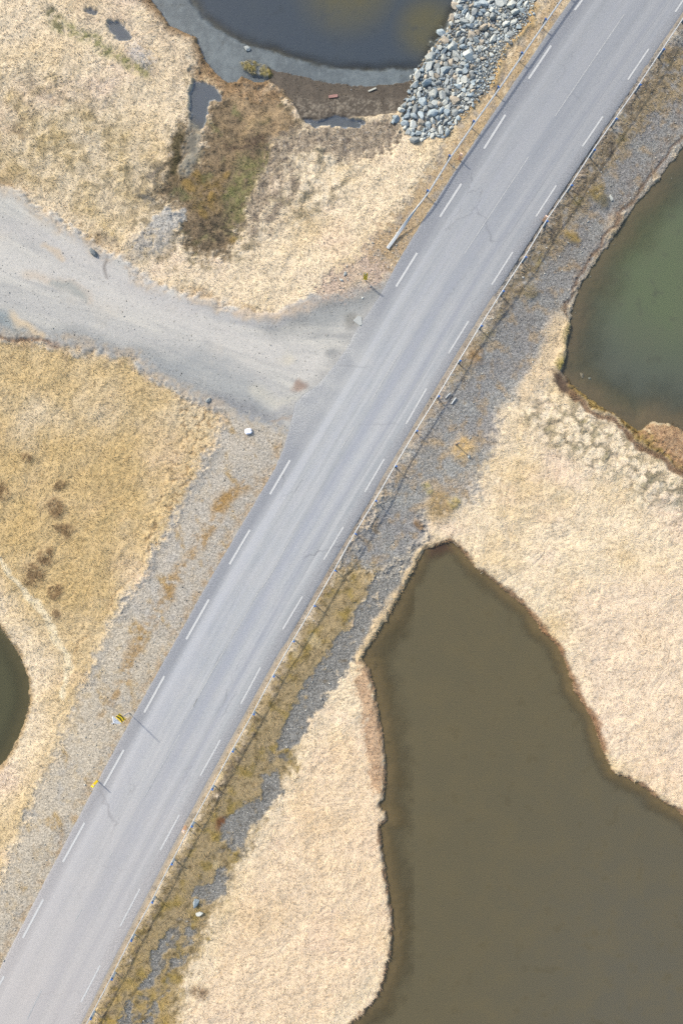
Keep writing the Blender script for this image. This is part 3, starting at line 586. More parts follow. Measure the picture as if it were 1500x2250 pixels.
def water(name, dist, level, mat, murkf, label, pad=.35, step=3, tone=None):
    dd = dist.reshape(SHAPE)[::step, ::step]; xx = X.reshape(SHAPE)[::step, ::step]; yy = Y.reshape(SHAPE)[::step, ::step]; hh = H2[::step, ::step]
    keep = dd < pad
    idx = np.arange(dd.size).reshape(dd.shape)
    fk = keep[:-1, :-1] & keep[:-1, 1:] & keep[1:, 1:] & keep[1:, :-1]
    f = np.stack([idx[:-1, :-1], idx[:-1, 1:], idx[1:, 1:], idx[1:, :-1]], -1)[fk]
    used, inv = np.unique(f.ravel(), return_inverse=True)
    v = np.stack([xx.ravel()[used], yy.ravel()[used], np.full(len(used), level)], 1)
    me = mesh_raw(name, v, inv.reshape(-1, 4))
    mk = np.clip(murkf(np.clip(-dd.ravel()[used], 0, 20), v[:, 0], v[:, 1]), 0, 1)
    tn = np.clip(tone(v[:, 0], v[:, 1]), 0, 1) if tone else mk*0+.5
    put_color(me, 'Depth', np.c_[mk, tn, mk, np.ones_like(mk)])
    return link(name, me, mat, kind='structure', label=label)
far = lambda P: None
mB = water_mat('murky_olive', tuple(alb(106,98,77)), tuple(alb(104,99,86)), .07, .10)
mR = water_mat('murky_green', tuple(alb(98,102,94)), tuple(alb(107,117,92)), .09, .1)
mT = water_mat('dark_slate_water', tuple(alb(74,83,95)), tuple(alb(108,102,74)), .16, .1)
mL = water_mat('murky_left', tuple(alb(84,84,66)), tuple(alb(96,92,64)), .2, .1)
mP = water_mat('puddle_water', tuple(alb(100,108,124)), tuple(alb(112,116,126)), .6, .1)
water('pond_water', dB, WL, mB, lambda d, x, y: .12+.84*ss(.15, 1.9, d*(1.6-.75*(x < 5))+.45*fbm(x, y, 1.5, 3, 50)), 'olive brown pond water narrowing to a point beside the road', tone=lambda x, y: ss(-8, -32, y)*ss(4, 22, x))
water('pond_water', dR, WL, mR, lambda d, x, y: .25+.65*ss(.2, 3.4, d+.6*fbm(x, y, 2., 3, 51)), 'green tinted pond water beyond the gravel verge', tone=rad(1490, 600, 260))
water('pond_water', dT, WL+.005, mT, lambda d, x, y: .06+.86*ss(-.35, .7, -up(D_['deep'], x, y)+.2*fbm(x, y, 1.2, 3, 52)), 'dark pond water over grey silt flats beside the rocks', tone=lambda x, y: np.maximum(rad(760, -30, 130)(x, y), .75*rad(940, 60, 90)(x, y)))
water('pond_water', dL, WL, mL, lambda d, x, y: .2+.7*ss(0, 1.6, d), 'small dark pond water at the edge of the golden field')
for nm, lv, lb_ in (('creek', PL['creek'], 'grey blue water in the narrow channel through the marsh'), ('field_pool', PL['field_pool'], 'blue pool in the pale upper field'), ('field_pool_b', PL['field_pool_b'], 'tiny blue pool in the pale upper field'), ('mud_pool', PL['mud_pool'], 'shallow puddle in the dark mud below the planks')):
    water('puddle_water', pud[nm], lv, mP, lambda d, x, y: .35+.3*ss(0, .4, d), lb_, pad=.2, step=2)

# ------------------------------------------------------------------ paved road
i0, i1 = 70, len(RX)-70
fs = np.arange(RS[i0]-6, RS[i1-1]+6, .12)
ss_all = np.r_[np.linspace(RS[0], fs[0]-2, 60), fs, np.linspace(fs[-1]+2, RS[-1], 60)]
px_ = np.interp(ss_all, RS, RX); py_ = np.interp(ss_all, RS, RY); pnx = np.interp(ss_all, RS, RNX); pny = np.interp(ss_all, RS, RNY)
eL_ = np.interp(ss_all, el_s, el_o); eR_ = np.interp(ss_all, er_s, er_o)
U = np.linspace(0, 1, 61)
offs = -(eL_[:, None]+.12) + U[None, :]*(eL_+eR_+.24)[:, None]
rx = px_[:, None]+pnx[:, None]*offs; ry = py_[:, None]+pny[:, None]*offs
edge_in = np.minimum(offs+eL_[:, None]+.12, eR_[:, None]+.12-offs)
rz = road_z(offs) + .004*fbm(rx, ry, 1.5, 2, 60) - .05*(1-ss(0, .18, edge_in))
# shallow wheel ruts
for c in (-2.35, -.95, 1.0, 2.4): rz = rz - .006*np.exp(-((offs-c)/.35)**2)
me = mesh_grid('road', rx.shape, np.stack([rx.ravel(), ry.ravel(), rz.ravel()], 1))
fpx = -offs*0; edgem = edge_in.ravel()
put_vec(me, 'Lane', np.stack([offs.ravel(), np.repeat(ss_all, 61), edgem], 1))
t = NT('worn_asphalt'); at = t.new('ShaderNodeAttribute', attribute_name='Lane'); sep = t.new('ShaderNodeSeparateXYZ'); t.l(at.outputs['Vector'], sep.inputs[0])
pos = geo_pos(t)
mp = t.new('ShaderNodeMapping'); mp.inputs['Scale'].default_value = (1.0, .035, 0); t.l(at.outputs['Vector'], mp.inputs['Vector'])
mp2 = t.new('ShaderNodeMapping'); mp2.inputs['Scale'].default_value = (1.0, .012, 0); t.l(at.outputs['Vector'], mp2.inputs['Vector'])
streak = t.noise(mp.outputs[0], 3.4, 4, .62); streak2 = t.noise(mp2.outputs[0], 1.6, 3, .6)
fine = t.noise(pos, 26, 2, .9); mid = t.noise(pos, .55, 4, .6)
base = t.mixc(t.ramp(streak, .35, .68), tuple(albr(166,168,171)), tuple(albr(189,189,190)))
base = t.mixc(t.ramp(streak2, .42, .66, 0, .75), base, tuple(albr(180,181,188)))
base = t.mixc(t.ramp(mid, .4, .7, 0, .35), base, tuple(albr(196,192,190)))
def band(c, wd, hi=1.0):
    a = t.math('ABSOLUTE', t.math('SUBTRACT', sep.outputs['X'], c)); return t.ramp(a, 0, wd, hi, 0)
wob = t.noise(mp.outputs[0], 1.2, 2, .5)
oxw = t.math('ADD', sep.outputs['X'], t.ramp(wob, .3, .7, -.12, .12))
def bandw(c, wd, hi=1.0):
    a = t.math('ABSOLUTE', t.math('SUBTRACT', oxw, c)); return t.ramp(a, wd*.35, wd, hi, 0)
def mixb(fac, col): 
    global base
    base = t.mixc(fac, base, tuple(albr(*col)))
mixb(t.ramp(oxw, -2.1, -2.6, 0, .85), (148,149,155))        # dark left shoulder
mixb(t.ramp(oxw, 2.5, 3.0, 0, .80), (156,155,158))          # right shoulder
mixb(bandw(-1.9, .30, .45), (196,196,200)); mixb(bandw(.55, .32, .45), (164,166,176)); mixb(bandw(1.25, .22, .50), (194,193,194))
mixb(bandw(1.75, .16, .50), (162,163,172)); mixb(bandw(2.15, .18, .55), (198,196,196)); mixb(bandw(-.3, .35, .25), (192,192,196)); mixb(bandw(.22, .16, .35), (160,163,174))
crk = t.noise(mp.outputs[0], 6., 2, .5)
cr = t.math('MULTIPLY', t.ramp(t.math('ABSOLUTE', t.math('SUBTRACT', oxw, 2.05)), 0, .022, .7, 0), t.ramp(crk, .45, .55)); mixb(cr, (116,118,126))
cr2 = t.math('MULTIPLY', t.ramp(t.math('ABSOLUTE', t.math('SUBTRACT', oxw, .35)), 0, .022, .55, 0), t.ramp(crk, .5, .58)); mixb(cr2, (124,126,134))
ck = t.new('ShaderNodeTexVoronoi', feature='DISTANCE_TO_EDGE'); ck.inputs['Scale'].default_value = .42; mpk = t.new('ShaderNodeMapping'); mpk.inputs['Scale'].default_value = (1.0, .28, 0)
nzk = t.new('ShaderNodeVectorMath', operation='ADD'); nn3 = t.new('ShaderNodeTexNoise'); nn3.inputs['Scale'].default_value = 1.6; nn3.inputs['Detail'].default_value = 5; t.l(pos, nn3.inputs['Vector']); t.l(at.outputs['Vector'], nzk.inputs[0]); t.l(nn3.outputs['Color'], nzk.inputs[1]); t.l(nzk.outputs[0], mpk.inputs['Vector']); t.l(mpk.outputs[0], ck.inputs['Vector'])
ckf = t.math('MULTIPLY', t.ramp(ck.outputs['Distance'], .0, .010, .55, 0), t.ramp(t.noise(pos, .16, 2, .5), .50, .60)); mixb(ckf, (122,122,128))
# dust blown in near the junction; paler and warmer towards the lower end
sj = s_of_y(860); dj = t.math('MULTIPLY', t.ramp(t.math('ABSOLUTE', t.math('SUBTRACT', sep.outputs['Y'], float(sj))), 1.5, 7.5, .7, 0), t.ramp(oxw, -1.2, -3.0)); dj = t.math('MULTIPLY', dj, t.ramp(mid, .35, .6, .4, 1)); mixb(dj, (198,196,192))
db = t.ramp(sep.outputs['Y'], float(s_of_y(1500)), float(s_of_y(2200)), 0, .70); mixb(db, (200,191,186))
dt_ = t.ramp(sep.outputs['Y'], float(s_of_y(900)), float(s_of_y(250)), 0, .55); mixb(dt_, (148,149,154))
grit = t.noise(pos, 15, 2, .8); shf = t.ramp(t.math('ABSOLUTE', oxw), 2.5, 3.1, .0, 1.0)
fm0 = t.math('ADD', 1.0, t.math('MULTIPLY', t.math('SUBTRACT', grit, .5), t.math('ADD', .35, t.math('MULTIPLY', shf, 1.6))))
fm = t.math('MULTIPLY', t.math('MULTIPLY', fm0, t.ramp(fine, .2, .8, .74, 1.26)), t.ramp(t.noise(pos, 60, 1, .5), .3, .7, .9, 1.1))
v = t.new('ShaderNodeVectorMath', operation='SCALE'); t.l(base, v.inputs[0]); t.l(fm, v.inputs['Scale']); t.l(v.outputs[0], t.p.inputs['Base Color'])
t.p.inputs['Roughness'].default_value = .85; t.bump(fine, .35, .01)
link('road', me, t.m, kind='structure', label='worn grey two lane asphalt road running diagonally')

# road markings: strips laid on the asphalt
def strip_verts(a, b, wd, n=14):
    p = np.array([mix(a[0], b[0], np.linspace(0, 1, n)), mix(a[1], b[1], np.linspace(0, 1, n))]).T
    d = np.array(b)-np.array(a); d /= np.linalg.norm(d); nn = np.array([d[1], -d[0]])
    return p, nn*wd/2
def road_surface(x, y):
    off = up(OFFc, np.asarray(x), np.asarray(y)); z = road_z(off)
    for c in (-2.35, -.95, 1.0, 2.4): z = z - .006*np.exp(-((off-c)/.35)**2)
    return z
LEFT = [((1295,-32),(1279,0)),((1262,21),(1279,-2)),((1161,172),(1210,99)),((1063,326),(1110,251)),((966,476),(1013,403)),((870,629),(916,555)),((593,1086),(637,1011)),((504,1240),(549,1164)),((409,1405),(459,1317)),((317,1566),(361,1486)),((228,1727),(272,1648)),((138,1895),(186,1808)),((50,2062),(95,1977)),((-38,2230),(9,2146))][1:]
RIGHT = [((1483,25),(1528,-42)),((1379,174),(1425,106)),((1279,321),(1324,255)),((1177,475),(1222,406)),((1080,625),(1126,553)),((985,776),(1029,705)),((892,931),(937,853)),((801,1081),(844,1008)),((711,1230),(754,1158)),((621,1383),(664,1311)),((529,1547),(572,1467)),((440,1705),(484,1626)),((352,1869),(394,1791)),((264,2036),(307,1954)),((178,2203),(220,2122))]
CENT = [((1218,256),(1370,32)),((1020,557),(1160,345)),((815,880),(881,769)),((749,986),(778,938)),((642,1172),(657,1146)),((603,1247),(640,1180)),((575,1292),(604,1248)),((520,1385),(572,1292)),((470,1470),(519,1383)),((420,1560),(468,1472)),((425,1553),(434,1535)),((357,1680),(395,1615)),((400,1587),(404,1579)),((318,1750),(357,1680)),((240,1885),(246,1873)),((165,2025),(180,1998)),((60,2240),(92,2175))]
def marks(name, lst, wd, wear, label):
    V = []; F = []
    for a, b in lst:
        p, nn = strip_verts(W(*a), W(*b), wd); k = len(V)
        for q in p:
            for s_ in (-1, 1):
                c = q+s_*nn; V.append((c[0], c[1], float(road_surface(c[0], c[1]))+.007))
        for i in range(len(p)-1): F.append((k+2*i, k+2*i+1, k+2*i+3, k+2*i+2))
    me = mesh_raw(name, np.array(V), np.array(F))
    t = NT(name+'_paint'); pos = geo_pos(t); n = t.noise(pos, 9, 4, .75); n2 = t.noise(pos, 40, 2, .7)
    f = t.math('ADD', t.math('MULTIPLY', n, .6), t.math('MULTIPLY', n2, .4))
    c = t.mixc(t.ramp(f, wear-.05, wear+.05), tuple(alb(216,216,221)), tuple(alb(180,181,186)))
    t.l(c, t.p.inputs['Base Color']); t.p.inputs['Roughness'].default_value = .7
    link(name, me, t.m, kind='structure', label=label)
marks('road_marking', LEFT, .14, .58, 'white edge dashes along the left side of the road')
marks('road_marking', RIGHT, .11, .56, 'white edge dashes along the right side of the road')
marks('road_marking', CENT, .07, .46, 'thin worn white centre line dashes')

# ------------------------------------------------------------------ stuff: grass blades and gravel
rng = np.random.default_rng(7)
def sample(weight, n, xr=(-25.1, 25.1), yr=(-36.5, 36.5)):
    x = rng.uniform(*xr, n); y = rng.uniform(*yr, n); j, i = gi(x, y); keep = rng.random(n) < weight.reshape(SHAPE)[j, i]
    return x[keep], y[keep], j[keep], i[keep]
gx, gy, gj, gi_ = sample(grass, 620000)
N = len(gx); gz = H2[gj, gi_]
ang = 2.2*perlin(gx/2.4, gy/2.4, 70)*math.pi + 1.3*perlin(gx/.5, gy/.5, 71)*2 + rng.normal(0, .55, N)
Lb = rng.uniform(.09, .24, N); lean = rng.uniform(.35, 1.15, N); wd = rng.uniform(.010, .026, N)
dx = np.cos(ang); dy = np.sin(ang)
tipx = gx+dx*Lb*np.sin(lean); tipy = gy+dy*Lb*np.sin(lean); tipz = gz+Lb*np.cos(lean)*.8-.01
v = np.empty((N, 3, 3)); v[:, 0] = np.c_[gx-dy*wd, gy+dx*wd, gz-.01]; v[:, 1] = np.c_[gx+dy*wd, gy-dx*wd, gz-.01]; v[:, 2] = np.c_[tipx, tipy, tipz]
me = mesh_raw('dry_grass', v.reshape(-1, 3), np.arange(3*N).reshape(-1, 3), smooth=False)
br = rng.normal(1.04, .09, N)[:, None]; cb = C2[gj, gi_]*np.clip(br, .6, 1.6)*np.c_[np.ones(N), rng.normal(1, .02, N), rng.normal(1.0, .05, N)]
put_color(me, 'Col', np.c_[np.repeat(np.clip(cb, .01, .85), 3, 0), np.ones(3*N)])
link('dry_grass', me, M_scatter, kind='stuff', label='bleached dry grass blades covering the fields and verges', category='grass')

def scatter_stones(name, pts, size, colf, label, seed=3, kind='stuff'):
    r = np.random.default_rng(seed); n = len(pts)
    oc = np.array([[1,0,0],[-1,0,0],[0,1,0],[0,-1,0],[0,0,1],[0,0,-1]], float)
    tri = np.array([[0,2,4],[2,1,4],[1,3,4],[3,0,4],[2,0,5],[1,2,5],[3,1,5],[0,3,5]])
    V = oc[None]*r.uniform(.7, 1.25, (n, 6, 1)) + r.normal(0, .18, (n, 6, 3))
    V *= np.c_[np.ones(n), r.uniform(.6, 1, n), r.uniform(.45, .8, n)][:, None, :]
    a = r.uniform(0, 6.28, n); ca, sa = np.cos(a), np.sin(a)
    x = V[:, :, 0]*ca[:, None]-V[:, :, 1]*sa[:, None]; y = V[:, :, 0]*sa[:, None]+V[:, :, 1]*ca[:, None]
    V = np.stack([x, y, V[:, :, 2]], -1)*size[:, None, None] + pts[:, None, :]
    F = (tri[None]+6*np.arange(n)[:, None, None]).reshape(-1, 3)
    me = mesh_raw(name, V.reshape(-1, 3), F, smooth=False)
    put_color(me, 'Col', np.c_[np.repeat(colf, 6, 0), np.ones(6*n)])
    return link(name, me, M_scatter, kind=kind, label=label, category='gravel')
x, y, j, i = sample(np.clip(stones, 0, 1), 330000); n = len(x)
size = np.clip(rng.lognormal(-3.9, .38, n), .009, .07)
tone = rng.choice(3, n, p=[.55, .25, .20])
c = C2[j, i]*np.clip(rng.normal(1.0, .22, n), .5, 1.6)[:, None]
c = np.where((tone == 1)[:, None], alb(208,205,200)*rng.uniform(.7, 1.1, (n, 1)), c); c = np.where((tone == 2)[:, None], alb(112,111,112)*rng.uniform(.7, 1.2, (n, 1)), c)
scatter_stones('gravel', np.c_[x, y, H2[j, i]+size*.25], size, np.clip(c, .01, .8), 'loose grey gravel on the verges, side road and drainage run')
# larger loose pale stones lying on the gravel
lw = np.clip(pk*1.0+lsh*.16+lgr*.35+gp*.8+g1*.28+side*.012+rk*.05+utop*.08, 0, 1)
x, y, j, i = sample(lw, 24000); n = len(x); size = np.clip(rng.lognormal(-3.05, .35, n), .03, .12)
c = alb(214,212,210)*rng.uniform(.55, 1.1, (n, 1))
scatter_stones('pale_gravel', np.c_[x, y, H2[j, i]+size*.2], size, np.clip(c, .01, .85), 'coarser pale stones scattered over the gravel', 5)
# speckles of shell and pale grit on the silt flats
m = ((dT < -.1) & (dT > -2.6)).astype(float)*.10
x, y, j, i = sample(m, 60000); n = len(x); size = rng.uniform(.008, .02, n); size[rng.random(n) < .05] *= 2.2
scatter_stones('shell_grit', np.c_[x, y, np.full(n, WL+.022)], size, np.clip(alb(204,208,208)*rng.uniform(.7, 1.2, (n, 1)), .01, .8), 'pale shell grit on the silt flats of the dark pond', 6)

# ------------------------------------------------------------------ rocks
def rock_mesh(name, seed, cuts=15, sub=3):
    import bmesh
    r = random.Random(seed); bm = bmesh.new(); bmesh.ops.create_icosphere(bm, subdivisions=sub, radius=1)
    planes = []
    for _ in range(cuts):
        d = Vector((r.gauss(0, 1), r.gauss(0, 1), r.gauss(0, .8))).normalized(); planes.append((d, r.uniform(.50, .80)))
    ax = (1, r.uniform(.6, .92), r.uniform(.5, .75))
    for v in bm.verts:
        p = v.co.copy()
        for d, k in planes:
            q = p.dot(d)
            if q > k: p -= d*(q-k)
        p += Vector((r.gauss(0, .008), r.gauss(0, .008), r.gauss(0, .008)))
        v.co = Vector((p.x*ax[0], p.y*ax[1], p.z*ax[2]))
    me = bpy.data.meshes.new(name); bm.to_mesh(me); bm.free(); return me
def rock_mat(name, c1_, c2_):
    t = NT(name); tc = t.new('ShaderNodeTexCoord').outputs['Object']; n = t.noise(tc, 2.2, 5, .7); n2 = t.noise(tc, 9, 3, .7)
    oi = t.new('ShaderNodeObjectInfo').outputs['Random']
    c = t.mixc(t.ramp(n, .35, .65), c1_, c2_); c = t.mixc(t.ramp(n2, .58, .72, 0, .5), c, tuple(np.array(c1_)*.6))
    v = t.new('ShaderNodeVectorMath', operation='SCALE'); t.l(c, v.inputs[0]); t.l(t.ramp(oi, 0, 1, .78, 1.15), v.inputs['Scale'])
    t.l(v.outputs[0], t.p.inputs['Base Color']); t.p.inputs['Roughness'].default_value = .85; t.bump(n2, .5, .05); return t.m
RM = {'pale grey': rock_mat('rock_pale', tuple(alb(206,211,213)), tuple(alb(228,229,226))), 'blue grey': rock_mat('rock_blue', tuple(alb(168,184,198)), tuple(alb(198,208,216))),
      'dark grey': rock_mat('rock_dark', tuple(alb(148,154,160)), tuple(alb(180,184,186))), 'tan': rock_mat('rock_tan', tuple(alb(192,178,162)), tuple(alb(212,200,186)))}
tints = list(RM)
protos = {}
for ti in tints:
    protos[ti] = []
    for k in range(9):
        m_ = rock_mesh('rock', hash_ := 1000*tints.index(ti)+k*13+5); m_.materials.append(RM[ti]); protos[ti].append(m_)
R_ = random.Random(11)
rocks = []        # x, y, r
def fits(x, y, r, k=.80):
    return all((x-a)**2+(y-b)**2 > (k*(r+c))**2 for a, b, c in rocks)
bigspots = [(a, b, r*.70) for a, b, r in [(970,70,15),(1040,30,13),(1062,66,14),(993,105,15),(935,185,17),(1000,122,12),(1027,126,17),(952,208,15),(968,202,11),(930,228,13),(948,255,17),(1020,160,12),(978,155,13),(1080,40,13),(1120,20,14),(1108,60,12),(1098,12,15),(1060,10,13),(1045,90,12),(1082,92,13),(940,150,14),(908,258,13),(920,212,10),(975,30,0),(1018,50,12),(1005,75,11),(1118,85,10),(912,188,14),(990,190,0)]]
def rip_at(x, y):
    fx = (x-CX[0])/.2; fy = (y-CY[0])/.2; return D_['rip'][int(round(fy)), int(round(fx))]
for (a, b, r) in bigspots:
    if r: x, y = W(a, b, -.6); rocks.append((x, y, r/S))
def size_at(x, y):       # boulders by the water, cobbles up by the grass
    px = 750+x*S; py = 1125-y*S
    t_ = np.clip(((px-900)*.83+(py-300)*.55)/150+.0, 0, 1); t_ = np.clip((px-(985+(250-py)*.30))/75, 0, 1)
    return t_
tries = 0
for rmin, rmax, nt_ in ((.20, .29, 220), (.15, .20, 1800), (.10, .15, 9000), (.055, .10, 30000)):
    for _ in range(nt_):
        x = R_.uniform(*sorted((W(880, 0)[0], W(1175, 0)[0]))); y = R_.uniform(W(0, 320)[1], W(0, -50)[1]); r = R_.uniform(rmin, rmax)
        if rip_at(x, y) > -.06+R_.choice((0, 0, 0, .12, .3)): continue
        small = size_at(x, y)
        if r > .24-.13*small and small > .3 and R_.random() < .93: continue
        if fits(x, y, r, .78): rocks.append((x, y, r))
for (a, b, r) in ((1012,2,11),(1000,18,10),(965,58,8),(945,95,9),(990,45,9),(1000,8,9)): x, y = W(a, b, -.9); rocks.append((x, y, r/S))
for (a, b, r) in ((868,268,8),(880,250,7),(862,274,6),(895,300,6),(905,305,5),(876,296,4)): x, y = W(a, b, -.7); rocks.append((x, y, r/S))
rocks.sort(key=lambda q: -q[2])
seen = {}
tp = (1149.0, 1.0)
small_pts = []; small_sz = []
MAXR = 288
def rock(x, y, r, z=None, tint=None, label=None, group=None, flat=1.0, rnd=R_, name='rock'):
    tint = tint or rnd.choices(tints, (.46, .28, .14, .12))[0]
    me = rnd.choice(protos[tint]); o = bpy.data.objects.new(name, me); COL.objects.link(o)
    z = float(gh(x, y)) if z is None else z
    o.location = (x, y, z+r*.32*flat); o.rotation_euler = (rnd.uniform(-.3, .3), rnd.uniform(-.3, .3), rnd.uniform(0, 6.28))
    k = r*1.42; o.scale = (k*rnd.uniform(.95, 1.25), k*rnd.uniform(.85, 1.1), k*rnd.uniform(.9, 1.15)*flat)
    o['category'] = 'rock'; o['_t'] = tint; return o, tint
rock_tags = []
for k, (x, y, r) in enumerate(rocks):
    if k < MAXR:
        o, tint = rock(x, y, r); del o['_t']
        px = 750+x*S; py = 1125-y*S; dtw = float(up(D_['top'], np.array([x]), np.array([y]))[0])
        sz = 'huge' if r > .42 else 'large' if r > .33 else 'middling' if r > .22 else 'small' if r > .165 else 'tiny'
        where = 'by the water' if dtw < .9 else 'mid bank' if dtw < 2.3 else 'upslope'
        pj = [(41, 'first'), (115, 'second'), (190, 'third'), (265, 'fourth'), (341, 'fifth')]; q = (py-.62*0) ; b_ = min(pj, key=lambda z: abs(z[0]-q))
        rel = 'just above' if q < b_[0]-13 else 'just below' if q > b_[0]+13 else 'level with'
        rock_tags.append((o, f'{sz} {tint} rock {where} {rel} {b_[1]} rail post', x))
        o['group'] = 'rocks of the stone bank below the left guard rail'
    else: small_pts.append((x, y, float(gh(x, y))+r*.3)); small_sz.append(r*1.25)
by_label = {}
for o, lb2, x in rock_tags: by_label.setdefault(lb2, []).append((x, o))
for lb2, l_ in by_label.items():
    l_.sort(key=lambda q: q[0]); nm_ = {1: [''], 2: [', left of two', ', right of two'], 3: [', leftmost', ', middle one', ', rightmost']}.get(len(l_), [', leftmost', ', second from left', ', third from left', ', fourth from left', ', fifth from left', ', sixth from left', ', seventh from left', ', eighth from left', ', ninth from left', ', tenth from left'][:len(l_)] if len(l_) < 11 else ['']*len(l_))
    if 3 < len(l_) < 11: nm_[len(l_)-1] = ', rightmost'
    for (x_, o), sfx in zip(l_, nm_): o['label'] = lb2+sfx
if small_pts:
    n = len(small_pts); cc = np.array([alb(*random.Random(q).choice([(196,206,216),(160,174,190),(212,216,216),(136,142,150),(200,190,174)])) for q in range(n)])
    scatter_stones('rock_rubble', np.array(small_pts), np.array(small_sz), cc, 'small blue grey cobbles filling the rock bank', 9)
print('rocks', len(rocks))
# cobble infill
rp = (up(D_['rip'], X, Y) < -.05).astype(float)
x, y, j, i = sample(rp, 90000, (2, 15), (20, 37)); n = len(x); size = rng.uniform(.025, .06, n)
cc = alb(176,184,192)*rng.uniform(.5, 1.25, (n, 1)); scatter_stones('cobble_fill', np.c_[x, y, H2[j, i]+size*.3], size, np.clip(cc, .01, .8), 'fine cobbles packed between the rocks of the bank', 10)
for (a, b, r, tint, lb3) in ((544,108,6,'pale grey','pale lone rock standing in the grey silt flats of the dark pond'),
        (432,1980,9,'blue grey','larger pointed blue grey rock in the mossy ditch beside a gravel patch'),
        (440,2004,7,'pale grey','smaller squarish grey rock in the mossy ditch below the pointed one'),
        (1028,1004,4,'pale grey','small white stone beside the leaning weathered post'),
        (1342,434,5,'pale grey','pale stone on the gravel slope above the green pond'),
        (212,560,8,'dark grey','dark stone on the upper rim of the gravel side road'),
        (1300,762,0,'tan',''),(1281,822,5,'tan','tan stone lying in the shallows of the green pond'),(1299,829,3,'pale grey','tiny pale stone in the shallows of the green pond'),
        (758,606,4,'pale grey','white stone left of the striped hazard board'),(750,620,4,'pale grey','white stone at the rim of the gravel junction'),(796,659,2.4,'pale grey','small white stone on the dark gravel of the junction'),
        (461,882,5,'dark grey','dark stone at the grass edge of the junction')):
    if not r: continue
    x, y = W(a, b, -.5 if b != 108 else WL); o, _t = rock(x, y, r/S, tint=tint); del o['_t']; o['label'] = lb3

# ------------------------------------------------------------------ built things
def bm_obj(name, build, mat, parent=None, **props):
    import bmesh
    bm = bmesh.new(); build(bm); me = bpy.data.meshes.new(name); bm.to_mesh(me); bm.free()
    if isinstance(mat, (list, tuple)):
        for m_ in mat: me.materials.append(m_)
        return link(name, me, None, parent, **props)
    return link(name, me, mat, parent, **props)
def box(bm, c, s, rot=None, bev=0.0, mi=0):
    import bmesh
    r = bmesh.ops.create_cube(bm, size=1.0); vs = r['verts']
    M = Matrix.Translation(c) @ (rot.to_4x4() if rot is not None else Matrix.Identity(4)) @ Matrix.Diagonal((s[0], s[1], s[2], 1))
    bmesh.ops.transform(bm, matrix=M, verts=vs)
    fs_ = {f for v_ in vs for f in v_.link_faces}
    for f in fs_: f.material_index = mi
    if bev: bmesh.ops.bevel(bm, geom=list({e_ for v_ in vs for e_ in v_.link_edges}), offset=bev, segments=2, affect='EDGES')
def cyl(bm, a, b, r, r2=None, seg=12):
    import bmesh
    a = Vector(a); b = Vector(b); d = b-a
    rr_ = bmesh.ops.create_cone(bm, cap_ends=True, segments=seg, radius1=r, radius2=r if r2 is None else r2, depth=d.length)
    bmesh.ops.transform(bm, matrix=Matrix.Translation((a+b)/2) @ d.to_track_quat('Z', 'Y').to_matrix().to_4x4(), verts=rr_['verts'])
def empty(name, loc, rz=0, **props):
    o = bpy.data.objects.new(name, None); COL.objects.link(o); o.location = loc; o.rotation_euler = (0, 0, rz); o.empty_display_size = .2
    for k, v in props.items(): o[k] = v
    return o
galv = simple('galvanised_steel', tuple(alb(206,210,218)), .5, .25, .08, 6)
postm = simple('post_steel', tuple(alb(168,190,216)), .6, .1, .12, 8)
bluem = simple('blue_plastic', (.02, .12, .38), .5, 0, .1, 8)
darkm = simple('dark_hole', (.015, .03, .07), .7, 0, .1, 8)
